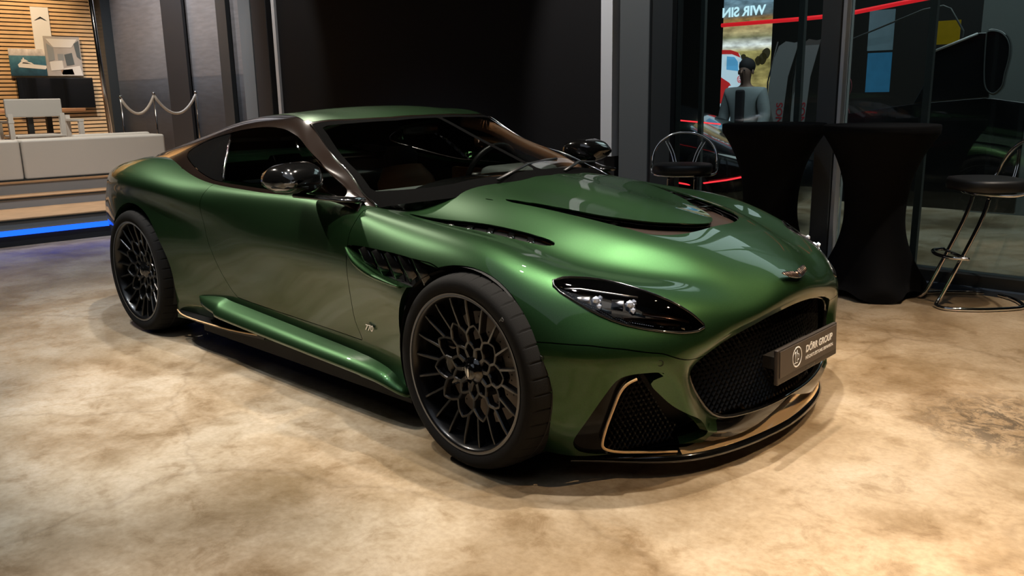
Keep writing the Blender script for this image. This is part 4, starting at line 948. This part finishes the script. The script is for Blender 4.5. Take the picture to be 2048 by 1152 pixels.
# ---------------------------------------------------------------- bar tables with stretch covers
def bar_table(x, y, lab, rot):
    H, R_ = 1.086, .348
    t = thing('bar_table', lab, 'table', (x, y, 0), 'black-covered bar tables by the glass front')
    bm = bmesh.new(); rows = []
    NZ = 40
    for i in range(NZ+1):
        z = H*(1-i/NZ); zz3 = i/NZ
        row = []
        for k in range(64):
            a = 2*math.pi*k/64+rot
            four = abs(math.cos(2*(a-rot)))**2.2
            waist = .185+.20*(abs(z-.52)/.566)**2.3*(1 if z > .52 else .62+.0*four)
            r = waist
            if z < .52: r = .185+(.10+.13*four)*((.52-z)/.52)**1.9
            if z > H-.02: r = R_-.004*(1-(H-z)/.02)
            r = min(r, R_)
            zl = z+(0.055*(1-four)*max(0, (.10-z)/.10) if z < .10 else 0)
            row.append(bm.verts.new((x+r*math.cos(a), y+r*math.sin(a), max(zl, .004))))
        rows.append(row)
    for A_, B_ in zip(rows, rows[1:]):
        for k in range(64): bm.faces.new((A_[k], A_[(k+1) % 64], B_[(k+1) % 64], B_[k]))
    bm.faces.new(rows[0])
    ob('stretch_cover', bm, E_['cloth'], t, smooth=True)
    tb('pole', [(x, y, .02), (x, y, H-.02)], .03, E_['post'], t)
    for k in range(4):
        a = rot+k*math.pi/2; tb('leg', [(x, y, .10), (x+.30*math.cos(a), y+.30*math.sin(a), .012)], .014, E_['post'], t)
    bm = bmesh.new(); lathe(bm, [(.0001, .003), (R_-.006, .003), (R_-.001, -.002), (R_-.001, -.018)], (x, y, H), 64, axis='z'); ob('table_top', bm, E_['cloth'], t, smooth=True)
    return t
bar_table(.035, 2.64, 'black-covered bar table, the nearer of two, left of the whole stool', math.radians(-57))
bar_table(-.69, 2.64, 'black-covered bar table half hidden by the bonnet, behind the first', math.radians(-45))
# ---------------------------------------------------------------- chrome stools
def stool(x, y, rot, lab):
    t = thing('bar_stool', lab, 'stool', (x, y, 0), 'chrome bar stools by the covered tables')
    Mx = Matrix.Translation((x, y, 0)) @ Matrix.Rotation(rot, 4, 'Z')   # local +x = backrest side
    Q = lambda *p: [Mx @ Vector(q) for q in p]
    r = .0125; hw = .10
    base = [(-.10, -hw, .68), (-.04-.09, -hw, .50), (-.26, -hw, .10), (-.285, -hw-.005, .035), (-.30, -hw-.03, .014), (-.27, -.20, .013), (-.10, -.235, .013), (.12, -.205, .013), (.20, -.15, .013), (.235, 0, .013),
            (.20, .15, .013), (.12, .205, .013), (-.10, .235, .013), (-.27, .20, .013), (-.30, hw+.03, .014), (-.285, hw+.005, .035), (-.26, hw, .10), (-.13, hw, .50), (-.10, hw, .68)]
    # the two uprights lean towards the seat
    base = [(p[0]+(.06*(p[2]/.68) if p[2] > .05 else 0), p[1], p[2]) for p in base]
    up_ = smooth_poly(base, 4, False)
    tb('tube_base', Q(*[tuple(p) for p in up_]), r, M['chrome'], t, 12)
    fr = smooth_poly([(-.155+.0, -.17, .31), (-.24, -.13, .31), (-.275, 0, .31), (-.24, .13, .31), (-.155, .17, .31)], 5, False)
    tb('footrest', Q(*[tuple(p) for p in fr])+[], r*.85, M['chrome'], t, 10)
    tb('footrest_bar', Q((-.165, -.18, .31), (-.165, .18, .31)), r*.8, M['chrome'], t, 10)
    bm = bmesh.new(); rows = []
    for z, s_ in ((.705, .90), (.708, .98), (.725, 1.0), (.757, 1.0), (.772, .96), (.776, .85)):
        rows.append([bm.verts.new(Mx @ Vector((s_*(.20*math.copysign(abs(math.cos(a))**.8, math.cos(a)))-.02, s_*.225*math.copysign(abs(math.sin(a))**.7, math.sin(a)), z-.0))) for a in [k*math.pi/20 for k in range(40)]])
    for A_, B_ in zip(rows, rows[1:]):
        for k in range(40): bm.faces.new((A_[k], A_[(k+1) % 40], B_[(k+1) % 40], B_[k]))
    bm.faces.new(rows[0][::-1]); bm.faces.new(rows[-1])
    ob('seat', bm, E_['seatk'], t, smooth=True)
    hoop = smooth_poly([(-.06, -.10, .69), (.02, -.20, .69), (.12, -.245, .70), (.20, -.25, .76), (.235, -.24, .85), (.26, -.19, .93), (.275, -.10, .985), (.28, 0, 1.0), (.275, .10, .985), (.26, .19, .93), (.235, .24, .85), (.20, .25, .76), (.12, .245, .70), (.02, .20, .69), (-.06, .10, .69), (-.08, 0, .69)], 5)
    hoop = hoop+np.array([-.05, 0, .0])
    tb('backrest_hoop', Q(*[tuple(p) for p in hoop]), r*.8, M['chrome'], t, 10, closed=True)
    for s_ in (-1, 1):
        for d in (0, .025):
            P = smooth_poly([(.225, s_*(.13+d), .93), (.20, s_*(.085+d*.9), .84), (.165, s_*(.055+d*.8), .735)], 5, False)
            tb('backrest_rod', Q(*[tuple(p) for p in P]), .005, M['chrome'], t, 8)
stool(.655, 2.77, math.radians(40), 'chrome bar stool with black seat at the right edge by the glass')
stool(-1.47, 2.74, math.radians(118), 'chrome bar stool with hooped back behind the bonnet, left of the tables')
# ---------------------------------------------------------------- hall beyond the glass
hallm = mat('hall_wall', (.16, .18, .18), .7)
struct(bx('wall_hall', -.9, 8, 12.9, 13.0, 0, 5.4, E_['dgrey']))
struct(bx('baseboard_hall', -4.5, 3, 8.6, 8.7, 0, .12, E_['dgrey']))
struct(bx('wall_hall_low', -6.5, 3, 8.7, 8.8, 0, 5.4, E_['wallk']))
struct(bx('wall_pale', -.62, .9, 7.0, 7.1, 0, 5.4, hallm))
X = lambda v: v
# reflection of a lit screen, built as an object behind the glass (y = 5.5)
def scr_mat():
    def f(nt, tc):
        out = ramp_z([(0, (.55, .52, .42)), (.10, (.45, .36, .18)), (.30, (.36, .28, .10)), (.45, (.22, .18, .06)), (.55, (.40, .33, .12)), (.60, (.75, .76, .72)), (.66, (.20, .19, .10)), (.70, (.42, .33, .16)), (.80, (.30, .16, .05)), (.83, (.10, .12, .12)), (.92, (.14, .22, .27)), (1, (.12, .20, .26))], 9, .45, (1, 1, 2.5))(nt, tc)
        return out
    return flatmat('lit_screen', f, 1.0)
ps = tag(bx('screen_reflection', -3.305, -2.69, 6.5, 6.53, .95, 2.42, scr_mat()), 'reflection in the glass of a lit picture screen with mirrored lettering', 'screen')
em = lambda n_, c, e=1.0: mat(n_, c, .6, emit=c, es=e)
SMt = Matrix.Translation((-3.305, 6.497, .92)) @ Matrix(((1.13, 0, 0, 0), (0, 0, -1, 0), (0, 1.10, 0, 0), (0, 0, 0, 1)))
wt = em('lit_white', (.62, .88, .95), 1.1); rd = em('lit_red', (.45, .02, .02), .9); wv = em('lit_van', (.55, .70, .78), .9); bl_ = em('lit_blue', (.10, .35, .60), .9); dkp = mat('print_black', (.035, .032, .016), .6, emit=(.035, .03, .012), es=.6)
tx = text('screen_lettering', 'WIR SIN', .134, SMt @ Matrix.Translation((.475, 1.13, .004)) @ Matrix.Diagonal((-1, 1, 1, 1)), wt, ps, .001, bold=.004)
shape('van_body', [(0, 0), (.20, 0), (.215, .40), (.28, .42), (.285, .57), (.24, .68), (.20, .745), (.10, .77), (0, .77)], SMt, .003, wv, ps)
shape('van_roof', [(0, .745), (.12, .74), (.22, .70), (.19, .755), (.10, .785), (0, .79)], SMt @ Matrix.Translation((0, 0, .003)), .002, rd, ps)
shape('van_window', [(.06, .72), (.15, .71), (.19, .66), (.20, .56), (.06, .58)], SMt @ Matrix.Translation((0, 0, .003)), .002, bl_, ps)
shape('van_window', [(.205, .66), (.225, .65), (.26, .55), (.215, .555)], SMt @ Matrix.Translation((0, 0, .003)), .002, bl_, ps)
shape('red_panel', [(0, .22), (.10, .20), (.17, .26), (.17, .34), (.10, .44), (0, .50)], SMt @ Matrix.Translation((0, 0, .003)), .002, rd, ps)
shape('white_disc', [(.045+.03*math.cos(a), .33+.04*math.sin(a)) for a in [k*math.pi/8 for k in range(16)]], SMt @ Matrix.Translation((.07, .04, .005)), .001, wv, ps)
bm = bmesh.new(); tube(bm, [SMt @ Vector((.222+.028*math.cos(a), .475+.036*math.sin(a), .006)) for a in [k*math.pi/12 for k in range(24)]], .004, 5, True)
for a_, b2 in (((.205, .502), (.222, .476)), ((.222, .476), (.239, .502)), ((.201, .488), (.214, .446)), ((.214, .446), (.222, .468)), ((.222, .468), (.230, .446)), ((.230, .446), (.243, .488))): tube(bm, [SMt @ Vector((*a_, .006)), SMt @ Vector((*b2, .006))], .003, 5)
ob('van_emblem', bm, rd, ps)
for i, (cx_, cz_, r_) in enumerate(((.25, .70, .030), (.29, .665, .035), (.35, .63, .03), (.42, .66, .035), (.47, .68, .045), (.505, .73, .045))):
    shape('tree_print', [(cx_+r_*math.cos(a)*(1+.08*math.sin(3*a)), cz_+r_*1.3*math.sin(a)*(1+.08*math.cos(2*a+i))) for a in [k*math.pi/10 for k in range(20)]], SMt @ Matrix.Translation((0, 0, .002)), .001, dkp, ps)
# reflections of feather flags, built as objects behind the glass
flm = mat('flag_cloth', (.22, .23, .23), .8); redt = mat('flag_red', (.35, .02, .03), .7)
for (x, y, h, w_, lab, tgt) in ((-2.40, 6.2, 1.83, .27, 'reflected pale feather flag with red lettering right of the mirrored screen', 'NOS'), (-2.20, 6.35, 1.85, .24, 'second reflected pale feather flag behind the thin post', 'NOS')):
    fl = thing('flag_reflection', lab, 'flag', (x, y, 0))
    P = [(-.16, .95), (-.15, 1.35), (-.11, 1.62), (-.04, h-.05), (.05, h), (.16, h-.02), (.22, h-.01), (.10, 1.45), (.05, .95)]
    FMx = Matrix.Translation((x, y, 0)) @ Matrix(((w_/.30, 0, 0, 0), (0, 0, -1, 0), (0, 1, 0, 0), (0, 0, 0, 1)))
    shape('flag_cloth', P, FMx, .004, flm, fl)
    tb('pole', [(x-.17*w_/.3, y, 0), (x-.165*w_/.3, y, 1.4), (x-.05, y, h)], .008, E_['dgrey'], fl)
    text('flag_lettering', tgt, .19, FMx @ Matrix.Translation((.05, .93, .006)) @ Matrix.Rotation(math.pi/2, 4, 'Z') @ Matrix.Diagonal((.62, .62, 1, 1)), redt, fl, .001, bold=.003)
# reflection of a person in a grey jacket, built as a figure
def person(x, y, z0, lab):
    t = thing('person', lab, 'person', (x, y, z0))
    skin_ = mat('skin', (.22, .13, .10), .6); jk = mat('grey_jacket', (.26, .30, .31), .8); dk_ = mat('dark_clothes', (.012, .012, .015), .8)
    def skin_obj(name_, verts, edges, radii, ma, sub=2):
        me = bpy.data.meshes.new(name_); me.from_pydata([(x+a, y+b, z0+c) for a, b, c in verts], edges, []); me.materials.append(ma)
        o = bpy.data.objects.new(name_, me); COL.objects.link(o); par(o, t)
        s_ = o.modifiers.new('skin', 'SKIN'); s_.use_smooth_shade = True
        for i, r_ in enumerate(radii): me.skin_vertices[0].data[i].radius = r_ if isinstance(r_, tuple) else (r_, r_)
        me.skin_vertices[0].data[0].use_root = True
        o.modifiers.new('sub', 'SUBSURF').levels = sub; o.modifiers['sub'].render_levels = sub
        return o
    V = [(0, 0, .95), (0, 0, 1.15), (0, 0, 1.36), (0, 0, 1.45), (0, -.01, 1.52), (0, -.02, 1.60), (0, -.01, 1.70),
         (-.10, 0, .90), (-.11, -.02, .50), (-.11, .01, .10), (-.12, -.12, .04), (.10, 0, .90), (.11, .0, .50), (.12, .03, .10), (.12, -.10, .04),
         (-.19, 0, 1.38), (-.26, .0, 1.12), (-.25, -.10, .90), (-.25, -.15, .82), (.19, 0, 1.38), (.25, .0, 1.12), (.22, -.12, .92), (.19, -.18, .86)]
    E2 = [(0, 1), (1, 2), (2, 3), (3, 4), (4, 5), (5, 6), (0, 7), (7, 8), (8, 9), (9, 10), (0, 11), (11, 12), (12, 13), (13, 14), (2, 15), (15, 16), (16, 17), (17, 18), (2, 19), (19, 20), (20, 21), (21, 22)]
    rad = [(.14, .10), (.14, .10), (.16, .10), .06, .055, (.075, .09), (.07, .085), (.085, .09), .06, .042, .04, (.085, .09), .06, .042, .04, .07, .05, .036, .03, .07, .05, .036, .03]
    skin_obj('body', V, E2, rad, skin_)
    J = [(0, 0, .88), (0, 0, 1.15), (0, 0, 1.37), (-.19, 0, 1.38), (-.26, 0, 1.12), (-.25, -.09, .92), (.19, 0, 1.38), (.25, 0, 1.12), (.22, -.10, .94), (0, 0, 1.45)]
    skin_obj('jacket', J, [(0, 1), (1, 2), (2, 3), (3, 4), (4, 5), (2, 6), (6, 7), (7, 8), (2, 9)], [(.19, .13), (.17, .125), (.18, .125), .09, .07, .055, .09, .07, .055, .075], jk)
    bm = bmesh.new(); box(bm, x-.055, x+.055, y-.145, y-.10, z0+.86, z0+1.42); ob('dark_shirt', bm, dk_, t, bevel=.03)
    skin_obj('trousers', [(0, 0, .93), (-.10, 0, .88), (-.11, -.02, .50), (-.11, .01, .10), (.10, 0, .88), (.11, 0, .50), (.12, .03, .10)], [(0, 1), (1, 2), (2, 3), (0, 4), (4, 5), (5, 6)], [(.16, .12), .10, .075, .06, .10, .075, .06], dk_)
    bm = bmesh.new(); bmesh.ops.create_icosphere(bm, subdivisions=3, radius=.098, matrix=Matrix.Translation((x, y+.015, z0+1.675)) @ Matrix.Diagonal((.9, 1.05, .95, 1)))
    ob('hair', bm, dk_, t, smooth=True)
    bm = bmesh.new(); tube(bm, [(x, y-.10, z0+1.635), (x, y-.125, z0+1.60), (x, y-.11, z0+1.59)], [.008, .013, .010], 8); ob('nose', bm, skin_, t, smooth=True)
    for s_ in (-1, 1):
        bm = bmesh.new(); bmesh.ops.create_icosphere(bm, subdivisions=1, radius=.010, matrix=Matrix.Translation((x+s_*.03, y-.103, z0+1.63))); ob('eye', bm, dk_, t, smooth=True)
        bm = bmesh.new(); bmesh.ops.create_icosphere(bm, subdivisions=2, radius=.028, matrix=Matrix.Translation((x+s_*.085, y-.01, z0+1.61)) @ Matrix.Diagonal((.35, .7, 1, 1))); ob('ear', bm, skin_, t, smooth=True)
        h = Vector((x+(-.25 if s_ < 0 else .19), y-(.16 if s_ < 0 else .19), z0+(.80 if s_ < 0 else .845)))
        bm = bmesh.new()
        tube(bm, [h, h+Vector((0, -.015, -.045)), h+Vector((0, -.02, -.08))], [(.020, .030), (.018, .038), (.012, .034)], 10, flat=(0, 1, 0))
        for k in range(4):
            f0 = h+Vector((0, -.035+.019*k, -.078)); ln = (.05, .06, .065, .055)[k]
            tube(bm, [f0, f0+Vector((.004*s_, 0, -ln*.55)), f0+Vector((.014*s_, 0, -ln))], [.008, .0075, .006], 8)
        tube(bm, [h+Vector((0, -.03, -.03)), h+Vector((.008, -.058, -.055)), h+Vector((.010, -.062, -.082))], [.009, .008, .006], 8)
        ob('hand', bm, skin_, t, smooth=True)
person(-2.71, 6.0, -.10, 'reflection of a person in an open grey jacket over dark clothes')
# car reflected in the glass, modelled as a low dark coupe behind it
def mirrored_car(x, y, rot, sc, ma, lab, lights):
    t = thing('car_reflection', lab, 'car', (x, y, 0))
    MX = Matrix.Translation((x, y, 0)) @ Matrix.Rotation(rot, 4, 'Z') @ Matrix.Diagonal((sc, sc, sc, 1))
    st = [(-2.3, .45, .80, .30), (-2.1, .82, .92, .22), (-1.5, .93, .98, .18), (-.9, .95, 1.25, .16), (0, .95, 1.36, .16), (.7, .95, 1.22, .16), (1.3, .94, .98, .17), (2.0, .84, .80, .20), (2.3, .5, .62, .28)]
    bm = bmesh.new(); rings = []
    for sx, hw, zt, zb in st:
        cab_ = zt > 1.1; row = []
        for (fy, z) in ((0, zb), (hw*.9, zb), (hw, zb+.25), (hw*.98, min(zt-.02, .82)), (hw*(.72 if cab_ else .85), zt-.05), (hw*.45, zt), (0, zt+.01)): row.append((fy, z))
        full_ = row+[(-a, b) for a, b in row[::-1][1:-1]]
        rings.append([bm.verts.new(MX @ Vector((sx, a, b))) for a, b in full_])
    for A_, B_ in zip(rings, rings[1:]):
        for k in range(len(A_)): bm.faces.new((A_[k], A_[(k+1) % len(A_)], B_[(k+1) % len(A_)], B_[k]))
    bm.faces.new(rings[0]); bm.faces.new(rings[-1])
    o = ob('bodywork', bm, ma, t, smooth=True); m_ = o.modifiers.new('s', 'SUBSURF'); m_.levels = 2; m_.render_levels = 2
    for wx in (-1.4, 1.4):
        for s_ in (-1, 1):
            bm = bmesh.new(); lathe(bm, [(.0001, .02), (.20, .0), (.23, -.01), (.33, 0), (.34, .05), (.34, .2), (.2, .22)], (0, 0, 0), 32, s=-s_)
            for v in bm.verts: v.co = MX @ (v.co+Vector((wx, s_*.96, .34)))
            ob('wheel', bm, M['rubber'], t, smooth=True)
    for nme, P, ma2, r_ in lights: tb(nme, [MX @ Vector(p) for p in P], r_, ma2, t, 8)
    return t
redp = mat('red_paint', (.16, .004, .006), .2, coat=1); blkp = mat('black_paint', (.010, .011, .013), .15, coat=1); grnp = mat('dark_green_paint', (.006, .018, .012), .15, coat=1)
redg = mat('red_glow', (.5, 0, 0), .5, emit=(1, .03, .04), es=2.2)
mirrored_car(-3.55, 4.75, 0, .96, blkp, 'reflection of a black and dark red car with red tail lights behind the hooped stool', [
 ('tail_light', [(.95, -.96, .60), (1.25, -.965, .53), (1.55, -.96, .50), (1.9, -.90, .56), (2.15, -.78, .62)], redg, .007), ('tail_light', [(.9, -.97, .47), (1.3, -.97, .42)], redg, .005), ('reflection_streak', [(.75, -.93, .98), (1.0, -.90, 1.06), (1.3, -.84, 1.10), (1.7, -.7, 1.06)], redg, .006)])  # last tube is a reflection on the bodywork, put in as red glow
# red light line and lit posters
fr_ = thing('red_light_line', 'thin red light line running high across the hall', 'light', (0, 6.2, 2.4))
tb('tube', [(-3.125, 6.15, 2.045), (-2.2, 6.15, 2.05), (-1.88, 6.15, 2.057), (-1.666, 6.15, 2.067), (-1.17, 6.15, 2.126), (-.6, 6.15, 2.19)], .022, mat('red_line', (.5, .0, .0), .5, emit=(1, .02, .03), es=.75), fr_)
for (x0, x1, z0, z1, c, lab) in ((-1.54, -1.285, 1.695, 2.10, (.05, .085, .10), 'dim blue-grey poster beyond the glass, above the blue one'), (-1.53, -1.285, 1.27, 1.672, (.012, .075, .14), 'dim blue poster beyond the glass, lower of two'), (-.862, -.65, 1.725, 1.95, (.10, .07, .0), 'small dark yellow notice beyond the glass')):
    p_ = tag(bx('wall_poster', x0, x1, 6.4, 6.42, z0, z1, mat('poster_print', c, .6, emit=c, es=.8, var=.6, vscale=11)), lab, 'poster')
# reflection of an old car's door and wing mirror, built as solid shapes
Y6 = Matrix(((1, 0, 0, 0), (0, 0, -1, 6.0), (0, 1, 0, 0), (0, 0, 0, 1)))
om = thing('old_car_reflection', 'dark body side and wing mirror of an old car against the pale wall', 'car', (-.4, 6.0, 0))
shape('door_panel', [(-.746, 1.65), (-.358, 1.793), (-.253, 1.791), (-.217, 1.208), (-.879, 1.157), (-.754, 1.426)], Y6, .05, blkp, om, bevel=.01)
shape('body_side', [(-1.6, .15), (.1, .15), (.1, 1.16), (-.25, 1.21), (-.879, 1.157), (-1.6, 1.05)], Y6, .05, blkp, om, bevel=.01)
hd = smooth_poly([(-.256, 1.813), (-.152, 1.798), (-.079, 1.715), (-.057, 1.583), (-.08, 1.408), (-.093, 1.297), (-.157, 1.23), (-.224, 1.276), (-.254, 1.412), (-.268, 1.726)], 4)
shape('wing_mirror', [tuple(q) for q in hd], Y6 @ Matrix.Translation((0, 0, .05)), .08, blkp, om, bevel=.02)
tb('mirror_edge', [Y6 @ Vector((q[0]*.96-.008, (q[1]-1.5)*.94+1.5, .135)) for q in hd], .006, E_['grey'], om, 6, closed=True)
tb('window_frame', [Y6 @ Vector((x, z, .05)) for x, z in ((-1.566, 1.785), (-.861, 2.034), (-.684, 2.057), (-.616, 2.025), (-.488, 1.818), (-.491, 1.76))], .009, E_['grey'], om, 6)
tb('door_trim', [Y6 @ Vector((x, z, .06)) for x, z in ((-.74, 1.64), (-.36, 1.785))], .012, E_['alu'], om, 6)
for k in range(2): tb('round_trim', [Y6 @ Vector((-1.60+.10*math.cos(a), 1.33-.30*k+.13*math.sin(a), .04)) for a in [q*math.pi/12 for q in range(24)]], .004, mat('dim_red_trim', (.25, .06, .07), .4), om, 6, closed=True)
# ---------------------------------------------------------------- lettering becomes mesh
bpy.context.view_layer.update()
dg_ = bpy.context.evaluated_depsgraph_get()
for o in TXT:
    me = bpy.data.meshes.new_from_object(o.evaluated_get(dg_)); n = bpy.data.objects.new('tmp', me); COL.objects.link(n)
    n.parent = o.parent; n.matrix_parent_inverse = o.matrix_parent_inverse; n.matrix_basis = o.matrix_basis
    for k in o.keys():
        if k not in ('cycles',): n[k] = o[k]
    nm_ = o.name; bpy.data.objects.remove(o); n.name = nm_
